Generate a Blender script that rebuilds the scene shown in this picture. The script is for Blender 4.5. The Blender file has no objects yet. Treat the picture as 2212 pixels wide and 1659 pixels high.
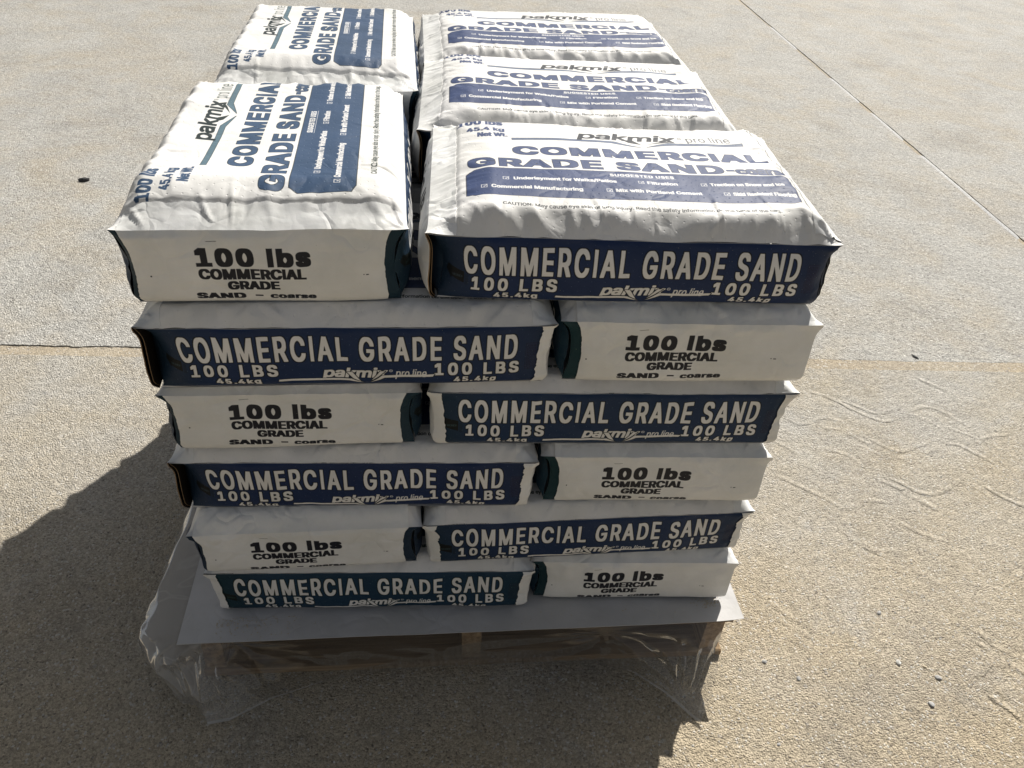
import bpy, json, math
import numpy as np
from mathutils import Vector, Matrix

C = bpy.context.scene.collection
SC = bpy.context.scene
Z0 = 0.130                                   # top of the slip sheet above the concrete

# ------------------------------------------------------------------ camera
cam_d = bpy.data.cameras.new('camera'); cam = bpy.data.objects.new('camera', cam_d); C.objects.link(cam)
cam.location = (0.39135, -0.94055, 1.24719 + Z0)
cam.rotation_euler = (0.917579, -0.056403, -0.083986)
cam_d.sensor_width = 36.0; cam_d.lens = 36.0 * 1734.912 / 2212
cam_d.clip_start = 0.05; cam_d.clip_end = 900
SC.camera = cam

# ------------------------------------------------------------------ sky, sun, exposure
SUN = Vector((0.385, 0.634, 0.671)).normalized()
w = bpy.data.worlds.new('World'); SC.world = w; w.use_nodes = True
nt = w.node_tree; nt.nodes.clear()
sky = nt.nodes.new('ShaderNodeTexSky'); sky.sky_type = 'NISHITA'; sky.sun_disc = False
sky.sun_elevation = math.asin(SUN.z); sky.sun_rotation = math.atan2(SUN.x, SUN.y)
sky.air_density = 1.0; sky.dust_density = 2.0; sky.ozone_density = 0.6
hs = nt.nodes.new('ShaderNodeHueSaturation'); hs.inputs['Saturation'].default_value = 0.28
bgn = nt.nodes.new('ShaderNodeBackground'); bgn.inputs['Strength'].default_value = 0.050
wo = nt.nodes.new('ShaderNodeOutputWorld')
nt.links.new(sky.outputs[0], hs.inputs['Color']); nt.links.new(hs.outputs[0], bgn.inputs['Color']); nt.links.new(bgn.outputs[0], wo.inputs['Surface'])
sun_d = bpy.data.lights.new('sun', 'SUN'); sun_d.energy = 5.0; sun_d.angle = math.radians(0.53); sun_d.color = (1.0, 0.955, 0.88)
sun = bpy.data.objects.new('sun', sun_d); C.objects.link(sun); sun.location = SUN * 8
sun.rotation_euler = SUN.to_track_quat('Z', 'Y').to_euler()
SC.view_settings.view_transform = 'Standard'; SC.view_settings.look = 'None'
SC.view_settings.exposure = 0.37; SC.view_settings.gamma = 1.0
SC.view_settings.use_curve_mapping = False
SC.cycles.max_bounces = 8; SC.cycles.transparent_max_bounces = 12; SC.cycles.caustics_reflective = False

# ------------------------------------------------------------------ noise
_rs = np.random.RandomState(7)
_perm = np.concatenate([_rs.permutation(256)] * 3)
_g = _rs.normal(size=(256, 3)); _g /= np.linalg.norm(_g, axis=1)[:, None]
def perlin(p, seed=0):
    """gradient noise in 3D, about -1..1"""
    p = np.asarray(p, float) + seed * 17.31
    i = np.floor(p).astype(int); f = p - i; i &= 255
    u = f * f * f * (f * (f * 6 - 15) + 10)
    out = 0
    for dx in (0, 1):
        for dy in (0, 1):
            for dz in (0, 1):
                h = _perm[_perm[_perm[(i[..., 0] + dx) & 255] + ((i[..., 1] + dy) & 255)] + ((i[..., 2] + dz) & 255)]
                g = _g[h]
                d = g[..., 0] * (f[..., 0] - dx) + g[..., 1] * (f[..., 1] - dy) + g[..., 2] * (f[..., 2] - dz)
                wx = u[..., 0] if dx else 1 - u[..., 0]; wy = u[..., 1] if dy else 1 - u[..., 1]; wz = u[..., 2] if dz else 1 - u[..., 2]
                out = out + d * wx * wy * wz
    return out * 1.6
def fbm(p, oct=3, seed=0):
    s = 0; a = 1
    for k in range(oct):
        s = s + a * perlin(np.asarray(p) * (2.03 ** k), seed + k); a *= 0.5
    return s
def v3(a, b, c):
    a, b, c = np.broadcast_arrays(a, b, c)
    return np.stack([a, b, c], -1).astype(float)

# ------------------------------------------------------------------ lettering: outlines of a plain grotesque, filled by hand
GL = json.loads('''{"-":[453,[[337,244,337,188,114,188,114,244]]],".":[188,[[95,-4,78,-1,63,9,53,24,50,41,53,59,63,73,78,83,95,87,113,83,128,73,138,59,141,41,138,24,128,9,113,-1]]],"/":[249,[[235,533,71,-76,14,-76,178,533]]],"0":[453,[[227,-7,174,1,130,24,95,62,69,113,53,178,48,254,53,330,69,395,95,447,130,484,174,508,227,516,279,508,323,484,358,447,384,395,400,330,405,254,400,178,384,113,359,62,323,24,279,1],[227,50,261,56,290,74,313,103,330,144,340,194,344,254,340,314,330,365,313,405,290,435,261,453,227,460,192,453,163,435,140,405,123,365,113,314,109,254,113,194,123,144,140,103,163,74,192,56]]],"1":[453,[[76,0,76,55,391,55,391,0],[276,509,276,0,212,0,212,448,209,448,86,358,86,427,198,509]]],"4":[453,[[40,105,40,158,247,509,311,509,109,166,109,163,413,163,413,105],[282,0,282,121,282,146,282,318,343,318,343,0]]],"5":[453,[[221,-7,178,-2,140,11,108,32,83,60,66,93,60,130,122,130,127,108,138,89,154,73,173,60,196,52,221,50,250,53,276,64,298,82,314,104,324,131,328,162,324,193,314,221,297,244,275,262,248,273,218,277,192,275,167,268,145,258,128,246,67,253,96,509,366,509,366,452,151,452,134,301,136,301,155,315,178,325,203,331,229,334,263,330,294,321,321,306,345,285,364,260,379,231,388,199,391,163,385,117,369,76,343,41,309,15,268,-1]]],":":[188,[[95,-4,78,-1,63,9,53,24,50,41,53,59,63,73,78,83,95,87,113,83,128,73,138,59,141,41,138,24,128,9,113,-1],[95,271,78,274,63,284,53,299,50,316,53,334,63,349,78,359,95,362,113,359,128,349,138,334,141,316,138,299,128,284,113,274]]],"A":[480,[[16,0,201,509,276,509,463,0,395,0,287,302,264,372,232,478,245,478,213,371,191,302,85,0],[110,142,110,199,370,199,370,142]]],"B":[456,[[60,0,60,509,241,509,289,504,329,491,359,469,381,442,394,410,398,374,395,344,387,320,373,301,356,286,336,275,315,267,315,262,339,257,363,245,385,227,402,203,414,173,418,136,413,100,400,67,377,39,344,18,301,4,247,0],[125,57,245,57,296,63,330,80,349,105,355,137,352,161,342,184,327,203,306,218,279,228,248,231,125,231],[125,285,238,285,265,288,288,296,308,309,323,326,333,348,336,372,330,403,313,429,283,446,240,452,125,452]]],"C":[510,[[267,-7,205,1,150,25,104,63,70,115,48,179,40,254,48,329,70,393,104,445,150,484,205,508,267,516,305,513,340,504,373,490,402,471,427,447,448,418,463,385,473,348,408,348,401,373,389,395,375,413,357,428,337,440,315,449,292,454,267,456,223,450,184,432,150,403,125,364,109,314,103,254,109,194,125,145,151,105,184,76,223,59,267,53,292,55,315,60,337,69,357,81,375,96,389,114,401,136,408,160,473,160,463,124,448,91,428,62,402,38,373,19,341,5,305,-4]]],"D":[502,[[219,0,96,0,96,57,215,57,272,63,318,81,354,110,379,149,394,198,399,255,394,312,379,361,354,399,320,428,275,446,221,452,93,452,93,509,225,509,294,501,353,478,399,441,433,391,455,329,462,255,455,181,433,119,398,68,351,31,291,8],[125,509,125,0,60,0,60,509]]],"E":[419,[[60,0,60,509,372,509,372,452,125,452,125,286,355,286,355,229,125,229,125,57,375,57,375,0]]],"F":[410,[[60,0,60,509,369,509,369,452,125,452,125,278,346,278,346,221,125,221,125,0]]],"G":[520,[[269,-7,205,1,149,25,104,64,69,116,47,179,40,254,47,329,69,393,103,445,149,484,203,508,265,516,304,513,340,504,374,489,403,469,429,445,449,416,465,384,474,349,408,349,399,372,387,393,373,411,356,427,337,439,315,448,291,454,265,456,222,450,183,432,150,404,125,364,109,314,103,254,109,194,125,145,151,105,184,76,224,59,269,53,309,57,345,71,374,93,396,123,410,160,415,202,434,199,283,199,283,256,478,256,478,200,471,141,451,91,419,50,377,19,326,0]]],"I":[300,[[31,0,31,57,118,57,118,452,31,452,31,509,269,509,269,452,183,452,183,57,269,57,269,0]]],"L":[393,[[60,0,60,509,125,509,125,57,361,57,361,0]]],"M":[628,[[60,0,60,509,152,509,277,187,287,159,299,123,311,84,322,49,307,49,318,83,330,121,342,158,352,187,476,509,568,509,568,0,504,0,504,291,504,327,505,369,506,413,507,457,513,457,498,409,482,363,467,322,456,291,342,0,286,0,170,291,159,321,145,361,129,408,112,457,119,457,120,416,121,372,122,328,122,291,122,0]]],"N":[523,[[60,0,60,509,136,509,343,183,363,151,388,107,414,55,405,54,401,108,399,157,399,195,399,509,463,509,463,0,387,0,202,290,177,331,148,381,108,452,119,454,122,384,124,328,125,291,125,0]]],"O":[533,[[267,-7,205,1,150,25,105,63,70,115,48,179,40,254,48,329,70,393,105,445,150,484,205,508,267,516,329,508,384,484,429,445,464,393,486,329,493,254,486,179,464,115,429,63,384,25,329,1],[267,53,310,59,349,76,383,105,408,144,425,194,430,254,425,314,408,365,383,404,349,433,310,450,267,456,223,450,184,433,151,404,125,364,109,314,103,254,109,194,125,144,151,105,184,76,223,59]]],"P":[445,[[60,0,60,509,235,509,289,503,332,487,366,462,390,430,404,391,409,348,404,304,390,265,366,233,332,207,289,191,235,186,109,186,109,242,233,242,269,246,297,256,318,272,333,294,342,319,344,348,342,376,333,402,318,423,297,439,268,449,232,452,125,452,125,0]]],"R":[449,[[60,0,60,509,236,509,290,504,333,489,367,465,390,433,405,395,409,352,405,309,390,271,367,240,333,217,289,203,236,198,96,198,96,255,234,255,269,258,298,267,319,281,334,300,342,324,345,352,342,380,334,405,319,425,298,440,269,449,233,452,125,452,125,0],[353,0,230,229,303,229,428,0]]],"S":[447,[[224,-9,172,-4,128,9,91,31,64,60,46,96,38,137,104,137,110,110,123,88,142,71,166,59,194,52,224,49,257,52,286,60,311,74,329,92,341,114,346,139,342,161,332,179,316,193,296,205,245,222,184,239,128,260,86,289,60,326,52,372,58,413,75,448,102,476,138,498,180,511,227,516,275,511,316,498,351,476,377,449,394,415,401,378,337,378,326,412,302,437,267,453,225,459,194,456,167,448,145,435,129,418,118,398,115,376,119,352,131,334,148,319,169,308,212,293,264,279,312,264,336,252,359,238,379,220,395,198,405,171,408,139,403,99,386,64,360,34,323,11,278,-4]]],"T":[449,[[32,452,32,509,417,509,417,452,257,452,257,0,193,0,193,452]]],"U":[517,[[259,-8,203,-2,154,15,114,43,85,80,66,124,60,173,60,509,124,509,124,178,128,144,141,113,160,87,187,68,220,56,259,52,298,56,331,68,357,87,377,113,389,144,393,178,393,509,457,509,457,173,451,124,433,80,403,43,363,15,315,-2]]],"W":[686,[[155,0,16,509,82,509,163,196,175,145,187,94,197,40,189,40,200,94,211,145,224,196,306,509,380,509,462,196,474,145,486,94,497,40,488,40,499,94,510,145,523,196,603,509,670,509,530,0,455,0,368,323,351,391,336,475,350,475,335,395,318,323,230,0]]],"a":[389,[[160,-9,126,-5,94,5,68,22,48,45,35,73,30,108,34,138,43,161,58,179,78,193,100,203,125,211,178,220,234,227,252,230,265,235,273,243,276,255,276,257,273,279,267,297,256,311,240,322,220,329,196,331,171,329,149,322,132,313,118,301,107,288,100,274,41,291,57,322,79,346,104,364,133,375,163,382,194,384,239,379,263,372,286,360,306,343,322,320,333,290,337,251,337,0,277,0,277,52,272,52,252,25,236,12,215,1,190,-6],[170,45,202,49,228,59,248,74,263,93,272,115,276,138,276,190,259,182,231,176,200,171,175,168,134,159,117,150,103,139,95,124,92,105,94,87,102,72,114,61,130,52,149,47]]],"b":[424,[[229,-8,198,-5,172,4,153,17,138,31,118,59,112,59,112,0,53,0,53,509,114,509,114,319,118,319,137,346,152,360,171,373,197,381,229,384,274,378,313,361,345,332,370,293,385,245,390,189,385,133,370,84,346,45,313,16,274,-2],[220,47,253,51,279,66,301,88,316,117,325,151,328,189,325,227,316,261,301,290,280,311,253,325,220,330,188,325,161,312,140,291,125,263,116,229,113,189,116,150,125,115,140,86,162,65,188,51]]],"c":[396,[[207,-8,159,-2,117,16,82,46,56,85,40,133,34,187,40,243,56,291,82,330,117,360,159,378,207,384,234,383,260,377,284,368,305,356,324,341,340,322,353,301,362,277,303,262,290,289,270,311,242,325,207,330,173,325,145,310,124,287,108,258,99,224,96,187,99,151,108,117,124,89,145,66,173,51,207,46,243,52,271,66,292,89,304,117,363,102,354,78,341,56,325,37,306,21,285,9,261,-1,235,-6]]],"d":[424,[[195,-8,151,-2,111,16,79,45,55,84,39,133,34,189,39,245,55,293,79,332,112,361,151,378,196,384,228,381,253,373,272,360,287,346,306,319,311,319,311,509,372,509,372,0,313,0,313,59,307,59,287,31,272,17,252,4,227,-5],[205,47,236,51,263,65,284,86,299,115,309,150,312,189,309,229,300,263,284,291,263,312,237,325,205,330,172,325,145,311,124,290,108,261,99,227,96,189,99,151,109,117,124,88,145,66,172,51]]],"e":[404,[[212,-8,161,-2,117,16,82,46,56,85,40,132,34,187,39,242,55,290,81,329,115,359,157,378,205,384,236,382,266,374,294,361,319,341,341,315,357,282,368,242,371,194,371,169,75,169,75,221,338,221,310,202,307,237,298,269,283,294,263,314,237,326,205,330,173,326,146,313,125,294,109,270,99,241,96,211,96,178,100,139,110,106,128,80,151,61,179,50,212,46,234,48,254,53,271,61,285,73,297,88,306,105,365,91,353,63,335,39,311,19,283,4,249,-5]]],"f":[254,[[228,379,228,327,6,327,6,379],[81,0,81,432,84,461,96,486,113,505,135,519,161,527,187,530,222,527,243,521,227,468,215,472,195,474,171,470,154,460,145,443,142,419,142,0]]],"g":[425,[[207,-151,168,-148,134,-140,105,-127,82,-110,64,-91,51,-69,101,-41,122,-66,136,-78,154,-88,178,-95,207,-97,249,-92,282,-75,304,-47,311,-6,311,68,306,68,287,41,272,28,252,16,227,8,195,5,152,10,113,27,80,53,55,90,39,136,34,191,39,246,55,293,80,332,112,361,152,378,196,384,228,382,253,373,273,360,288,346,308,319,313,319,313,379,372,379,372,-9,367,-54,350,-90,324,-117,291,-136,251,-147],[205,59,237,63,264,75,285,95,300,121,309,154,312,193,309,231,300,264,285,291,264,312,237,325,205,330,172,325,145,312,124,290,109,262,99,229,96,193,99,155,109,123,124,96,145,76,172,63]]],"h":[410,[[114,227,114,0,53,0,53,509,114,509,114,287,102,287,124,332,152,362,187,379,227,384,264,380,295,369,321,349,341,321,353,285,357,240,357,0,296,0,296,235,290,275,273,304,246,323,210,329,184,326,161,317,141,303,126,283,117,257]]],"i":[167,[[53,0,53,379,114,379,114,0],[84,443,67,446,54,455,44,468,41,483,44,499,54,512,67,521,84,524,100,521,114,512,123,499,126,483,123,468,114,455,100,446]]],"j":[167,[[53,379,114,379,114,-30,111,-63,102,-90,86,-113,65,-129,37,-139,4,-143,-10,-143,-10,-87,2,-87,25,-83,40,-72,50,-54,53,-29],[83,443,67,446,53,455,44,468,41,483,44,499,53,512,67,521,83,524,100,521,114,512,123,499,126,483,123,468,114,455,100,446]]],"k":[381,[[110,137,110,212,121,212,284,379,360,379,184,199,177,199],[53,0,53,509,114,509,114,0],[294,0,148,186,191,229,372,0]]],"l":[189,[[139,-2,101,3,74,20,58,47,53,84,53,509,114,509,114,99,115,77,120,62,130,54,146,52,160,53,170,54,181,3,162,-1]]],"m":[610,[[53,0,53,379,112,379,112,295,108,295,118,323,132,346,151,363,172,376,195,384,219,386,257,380,287,361,309,331,321,295,312,295,322,321,337,343,357,361,381,375,407,383,437,386,468,383,497,372,522,354,541,328,553,296,557,255,557,0,496,0,496,254,490,289,473,313,447,326,419,330,395,328,374,320,358,307,345,290,338,270,335,247,335,0,274,0,274,260,269,288,253,311,229,326,199,330,178,328,158,320,140,307,126,289,117,266,114,238,114,0]]],"n":[410,[[114,227,114,0,53,0,53,379,112,379,112,287,102,287,124,332,152,362,187,379,227,384,264,380,295,369,321,349,341,321,353,285,357,240,357,0,296,0,296,235,290,275,273,304,246,323,210,329,184,326,161,317,141,303,126,283,117,257]]],"o":[415,[[207,-8,159,-2,117,16,82,46,56,85,40,133,34,187,40,243,56,291,82,330,117,360,159,378,207,384,256,378,299,360,333,330,359,291,376,243,381,187,376,133,359,85,333,46,299,16,256,-2],[207,46,242,51,270,66,292,89,307,117,316,151,319,187,316,224,307,258,292,287,270,310,242,325,207,330,173,325,145,310,124,287,108,258,99,224,96,187,99,151,108,117,124,89,145,66,173,51]]],"p":[424,[[53,-143,53,379,112,379,112,319,118,319,137,346,152,360,171,373,197,381,229,384,274,378,313,361,345,332,370,293,385,245,390,189,385,133,370,84,346,45,313,16,274,-2,229,-8,198,-5,173,4,153,17,138,31,118,59,114,59,114,-143],[220,47,253,51,279,66,301,88,316,117,325,151,328,189,325,227,316,261,301,290,280,311,253,325,220,330,188,325,161,312,140,291,125,263,116,229,113,189,116,150,125,115,140,86,162,65,188,51]]],"r":[259,[[53,0,53,379,112,379,112,321,115,321,130,347,152,367,181,380,213,385,229,384,243,384,243,322,230,324,207,326,182,323,159,315,140,301,126,284,117,262,114,237,114,0]]],"s":[365,[[182,-8,145,-5,112,3,84,18,62,38,45,63,36,94,94,107,105,79,124,60,150,49,181,45,217,50,244,62,262,81,268,103,265,121,254,136,237,147,212,155,149,170,104,186,72,208,53,237,47,274,51,305,65,332,87,354,115,370,149,381,187,384,223,381,254,372,279,358,299,339,314,316,324,290,268,277,258,298,243,316,219,328,187,333,156,329,131,317,114,299,109,277,112,258,124,243,144,232,172,223,229,209,275,194,306,171,325,142,331,107,326,75,312,47,290,24,260,6,223,-5]]],"t":[227,[[204,379,204,327,6,327,6,379],[65,471,126,471,126,98,128,76,136,61,150,53,170,50,185,51,202,54,213,2,192,-3,168,-4,125,2,92,21,72,52,65,93]]],"u":[410,[[182,-5,146,-1,115,11,89,31,69,59,57,95,53,139,53,379,114,379,114,144,119,105,137,75,164,56,200,50,226,53,249,62,268,77,283,97,293,122,296,153,296,379,357,379,357,0,298,0,298,92,307,92,286,47,257,17,222,0]]],"w":[567,[[138,0,23,379,87,379,133,214,154,137,175,41,165,41,186,135,206,214,252,379,316,379,362,214,382,136,402,41,391,41,413,135,434,214,480,379,545,379,429,0,368,0,319,172,305,225,291,280,277,338,291,338,277,280,263,225,248,172,199,0]]],"x":[379,[[21,0,171,218,171,171,29,379,100,379,147,306,179,253,207,206,175,206,202,253,233,306,282,379,352,379,209,169,209,214,358,0,287,0,231,85,200,136,173,182,205,182,178,136,148,85,91,0]]],"y":[389,[[47,-139,61,-86,71,-87,88,-90,104,-89,118,-84,130,-74,141,-58,151,-36,163,-1,17,379,84,379,165,155,187,87,206,21,184,21,202,87,224,155,305,379,371,379,204,-58,191,-85,177,-107,159,-124,139,-136,117,-143,91,-145,65,-143]]]}''')
SS = 3
GL['I'] = [176, [[62, 0, 62, 512, 114, 512, 114, 0]]]; GL['l'] = [160, [[56, 0, 56, 520, 104, 520, 104, 0]]]
def fill_polys(polys, w_, h_):
    """non-zero winding fill; points in super-sampled pixels"""
    acc = np.zeros((h_, w_ + 2), np.int16)
    for P in polys:
        P = np.asarray(P, float); Q = np.roll(P, -1, 0)
        for (x0, y0), (x1, y1) in zip(P, Q):
            if y0 == y1: continue
            s = 1
            if y0 > y1: x0, y0, x1, y1 = x1, y1, x0, y0; s = -1
            a = max(0, math.ceil(y0 - .5)); b = min(h_ - 1, math.ceil(y1 - .5) - 1)
            if b < a: continue
            r = np.arange(a, b + 1)
            xx = x0 + (r + .5 - y0) * (x1 - x0) / (y1 - y0)
            cx = np.clip(np.ceil(xx - .5).astype(int), 0, w_)
            acc[r, cx] += s
    return np.cumsum(acc, 1)[:, :w_] != 0
def dil(m, n, ax):
    out = m.copy()
    k = 0; step = 1
    while k < n:
        s = min(step, n - k)
        t = out.copy()
        if ax: t[:, s:] |= out[:, :-s]; t[:, :-s] |= out[:, s:]
        else: t[s:] |= out[:-s]; t[:-s] |= out[s:]
        out = t; k += s; step = s
    return out
class Canvas:
    def __init__(s, wm, hm, S, base):
        s.S = S; s.w = int(round(wm * S)); s.h = int(round(hm * S))
        s.rgb = np.ones((s.h, s.w, 3), np.float32) * np.array(base, np.float32)
    def blend(s, mask, x, y, col):
        h_, w_ = mask.shape; m = mask
        x0, y0 = max(0, x), max(0, y); x1, y1 = min(s.w, x + w_), min(s.h, y + h_)
        if x1 <= x0 or y1 <= y0: return
        m = m[y0 - y:y1 - y, x0 - x:x1 - x, None]
        s.rgb[y0:y1, x0:x1] = s.rgb[y0:y1, x0:x1] * (1 - m) + np.array(col, np.float32) * m
    def _crop(s, x0, y0, x1, y1, pad):
        X0 = int(math.floor((x0 - pad) * s.S)); Y0 = int(math.floor((y0 - pad) * s.S))
        X1 = int(math.ceil((x1 + pad) * s.S)); Y1 = int(math.ceil((y1 + pad) * s.S))
        return X0, Y0, X1 - X0, Y1 - Y0
    def _down(s, m, w_, h_): return m.reshape(h_, SS, w_, SS).mean((1, 3)).astype(np.float32)
    def poly(s, polys, col, ring=None, ringcol=None):
        A = np.concatenate([np.asarray(p) for p in polys]); pad = .002 + (ring or 0)
        X0, Y0, w_, h_ = s._crop(A[:, 0].min(), A[:, 1].min(), A[:, 0].max(), A[:, 1].max(), pad)
        m = np.zeros((h_ * SS, w_ * SS), bool)
        for p in polys: m |= fill_polys([(np.asarray(p) * s.S - (X0, Y0)) * SS], w_ * SS, h_ * SS)
        if ring:
            n = max(1, int(round(ring * s.S * SS))); s.blend(s._down(dil(dil(m, n, 0), n, 1), w_, h_), X0, Y0, ringcol)
        s.blend(s._down(m, w_, h_), X0, Y0, col)
    def text(s, t, x0, x1, base, height, col, dx=0., dy=0., track=0, shear=0., ring=None, ringcol=None, serif=False):
        pen = 0; polys = []; lo = 1e9; hi = -1e9
        for ch in t:
            if ch == ' ': pen += 170 + track; continue
            adv, ps = GL[ch]
            for p in ps:
                P = np.array(p, float).reshape(-1, 2); P[:, 0] += pen + shear * P[:, 1]; polys.append(P)
                lo = min(lo, P[:, 0].min()); hi = max(hi, P[:, 0].max())
            pen += adv + track
        kx = (x1 - x0 - 2 * dx) / (hi - lo); ky = (height - 2 * dy) / 512.0
        low = min(P[:, 1].min() for P in polys); top = max(P[:, 1].max() for P in polys)
        pad = .003 + (ring or 0)
        X0, Y0, w_, h_ = s._crop(x0, base - dy - top * ky, x1, base - dy - low * ky + dy, pad)
        pp = [np.stack([((x0 + dx + (P[:, 0] - lo) * kx) * s.S - X0) * SS, ((base - dy - P[:, 1] * ky) * s.S - Y0) * SS], 1) for P in polys]
        m = fill_polys(pp, w_ * SS, h_ * SS)
        m = dil(m, int(round(dx * s.S * SS)), 1); m = dil(m, int(round(dy * s.S * SS)), 0)
        if serif:
            yb = int(round((base * s.S - Y0) * SS)); t_ = max(2, int(.0006 * s.S * SS)); e = int(.0011 * s.S * SS)
            for yy in (yb, yb - int(height * .74 * s.S * SS)):
                band = m[max(0, yy - t_):yy].copy()
                if band.size:
                    b2 = dil(band, e, 1); m[max(0, yy - t_):yy] |= b2
        if ring:
            n = max(1, int(round(ring * s.S * SS))); s.blend(s._down(dil(dil(m, n, 0), n, 1), w_, h_), X0, Y0, ringcol)
        s.blend(s._down(m, w_, h_), X0, Y0, col)
    def image(s, name, data=False):
        im = bpy.data.images.new(name, s.w, s.h, alpha=False, float_buffer=False)
        a = s.rgb[::-1]
        if data: im.colorspace_settings.name = 'Non-Color'
        else: a = np.where(a <= .0031308, a * 12.92, 1.055 * np.power(np.maximum(a, 1e-6), 1 / 2.4) - .055)
        px = np.ones((s.h, s.w, 4), np.float32); px[..., :3] = np.clip(a, 0, 1)
        im.pixels.foreach_set(px.ravel()); im.update(); im.pack()
        return im

WHITE = (.73, .725, .715); NAVY = (.014, .026, .086); TEAL = (.013, .027, .056); INK = (.008, .010, .018); LETTER = (.050, .066, .165)  # one blue ink: NAVY darkened for the shaded sides, LETTER lightened for sunlit tops
SL, SW, SH = .555, .360, .108                 # printed sack: length, width, side height
TV = SW; AH = SW + SH + .032
cv = Canvas(SL, AH, 2600, WHITE)
# --- front face print (v runs from the crease down)
F = SW
yy, xx = np.mgrid[0:cv.h, 0:cv.w].astype(np.float32) / cv.S
side = (yy > F) & (yy < F + SH - .0015)
tm = np.clip(1 - xx / .075, 0, 1) ** .8 * .9 + np.clip((xx - .50) / .055, 0, 1) * .5
tm = np.clip(tm, 0, 1)[..., None]
cv.rgb = np.where(side[..., None], np.array(NAVY, np.float32) * (1 - tm) + np.array(TEAL, np.float32) * tm, cv.rgb)
RG = dict(ring=.0014, ringcol=INK)
cv.text('COMMERCIAL GRADE SAND', .036, .510, F + .0555, .0425, WHITE, dx=.0014, dy=.0011, track=112, **RG)
for x0, x1, k0, k1 in ((.048, .172, .083, .146), (.390, .514, .418, .480)):
    cv.text('100 LBS', x0, x1, F + .0835, .0232, WHITE, dx=.0013, dy=.0010, track=150, **RG)
    cv.text('45.4kg', k0, k1, F + .0985, .0115, WHITE, dx=.0009, dy=.0005, track=110, **RG)
def logo(cv, x0, wd, base, hgt, col, line, lk, ring, colp=None):
    cv.text('pakmix', x0, x0 + wd, base, hgt, col, dx=wd * .012, dy=hgt * .04, track=-4, shear=.20, **ring)
    def T(l): return [(x0 + (x - 1420) / 390 * wd, base + (y - 1138) / 52 * hgt * lk) for x, y in l]
    cv.poly([T([(1165, 1146), (1592, 1143), (1668, 1172), (1580, 1154), (1160, 1157)]), T([(2092, 1121), (2080, 1133), (1790, 1138), (1702, 1170), (1775, 1126)]),
             T([(1566, 1108), (1600, 1108), (1648, 1160), (1604, 1142)]), T([(1796, 1104), (1765, 1104), (1708, 1156), (1752, 1132)])], line, **ring)
logo(cv, .232, .092, F + .0875, .0195, WHITE, WHITE, 1.0, dict(ring=.0009, ringcol=INK))
cv.text('O', .326, .331, F + .0765, .0048, WHITE); cv.text('R', .3272, .3298, F + .0757, .0030, WHITE)
cv.text('pro line', .334, .379, F + .0865, .0150, WHITE, dx=.0004, shear=.24, serif=True, track=10)
# arrow mark and small printed box on the side
cv.poly([[(.010, F + .048), (.016, F + .050), (.036, F + .054), (.036, F + .073), (.016, F + .067), (.016, F + .071), (.007, F + .058)]], (.006, .007, .010))
cv.text('MONDI', .017, .033, F + .0645, .0040, (.035, .05, .07), dx=.0003)
for k in range(4): cv.poly([[(.038 + k * .0012, F + .058), (.0384 + k * .0012, F + .058), (.0384 + k * .0012, F + .076), (.038 + k * .0012, F + .076)]], (.008, .012, .02))
cv.poly([[(.523, F + .030), (.541, F + .030), (.541, F + .078), (.523, F + .078)]], (.010, .014, .035))
cv.poly([[(.5236, F + .0306), (.5404, F + .0306), (.5404, F + .0774), (.5236, F + .0774)]], (.019, .026, .080))
_r = np.random.RandomState(3)
for k in range(6):
    x = .5255 + k * .0023; y = F + .033
    while y < F + .075:
        l = _r.uniform(.002, .006); cv.poly([[(x, y), (x + .0009, y), (x + .0009, y + l), (x, y + l)]], (.010, .013, .03)); y += l + .0012
# --- top face print
EDGE = dict(ring=.0009, ringcol=(.022, .024, .045))
cv.text('100 lbs', .035, .108, .040, .0185, LETTER, dx=.0015, dy=.0009, track=30)
cv.text('45.4 kg', .050, .110, .0625, .0135, LETTER, dx=.0012, dy=.0006, track=20)
cv.text('Net Wt.', .066, .114, .0835, .0145, LETTER, dx=.0012, dy=.0006, track=20)
SLATE = (.11, .13, .22)
def T(l, x0=.222, wd=.165, base=.0835): return [(x0 + x * wd, base + y * .02) for x, y in l]
cv.poly([T([(-.62, .28), (.36, .28), (.60, 1.15), (.34, .66), (-.62, .66)]), T([(1.62, .08), (1.62, .46), (.94, .52), (.66, 1.1), (.90, .10)])], SLATE, ring=.0007, ringcol=(.03, .03, .045))
cv.poly([T([(.45, -.2), (.55, -.2), (.62, .62), (.50, .3)]), T([(.96, -.2), (.88, -.2), (.66, .62), (.84, .2)])], (.028, .030, .040))
cv.text('pakmix', .222, .386, .0835, .0285, (.028, .030, .042), dx=.0016, dy=.0011, track=-14, shear=.20)
cv.text('O', .389, .396, .0685, .0068, (.05, .05, .06)); cv.text('R', .3908, .3945, .0675, .0042, (.05, .05, .06))
cv.text('pro line', .402, .474, .0800, .0215, (.10, .10, .12), dx=.0002, shear=0, serif=True, track=14)
cv.text('COMMERCIAL', .118, .508, .155, .0320, LETTER, dx=.0028, dy=.0017, track=56, **EDGE)
cv.text('GRADE SAND', .050, .428, .2035, .0320, LETTER, dx=.0028, dy=.0017, track=52, **EDGE)
cv.poly([[(.433, .1865), (.444, .1865), (.444, .1925), (.433, .1925)]], LETTER, **EDGE)
cv.text('coarse', .446, .533, .2035, .0255, LETTER, dx=.0016, dy=.0012, track=24, **EDGE)
b0, b1, t0, t1, c_ = .048, .514, .2105, .2965, .012
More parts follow.
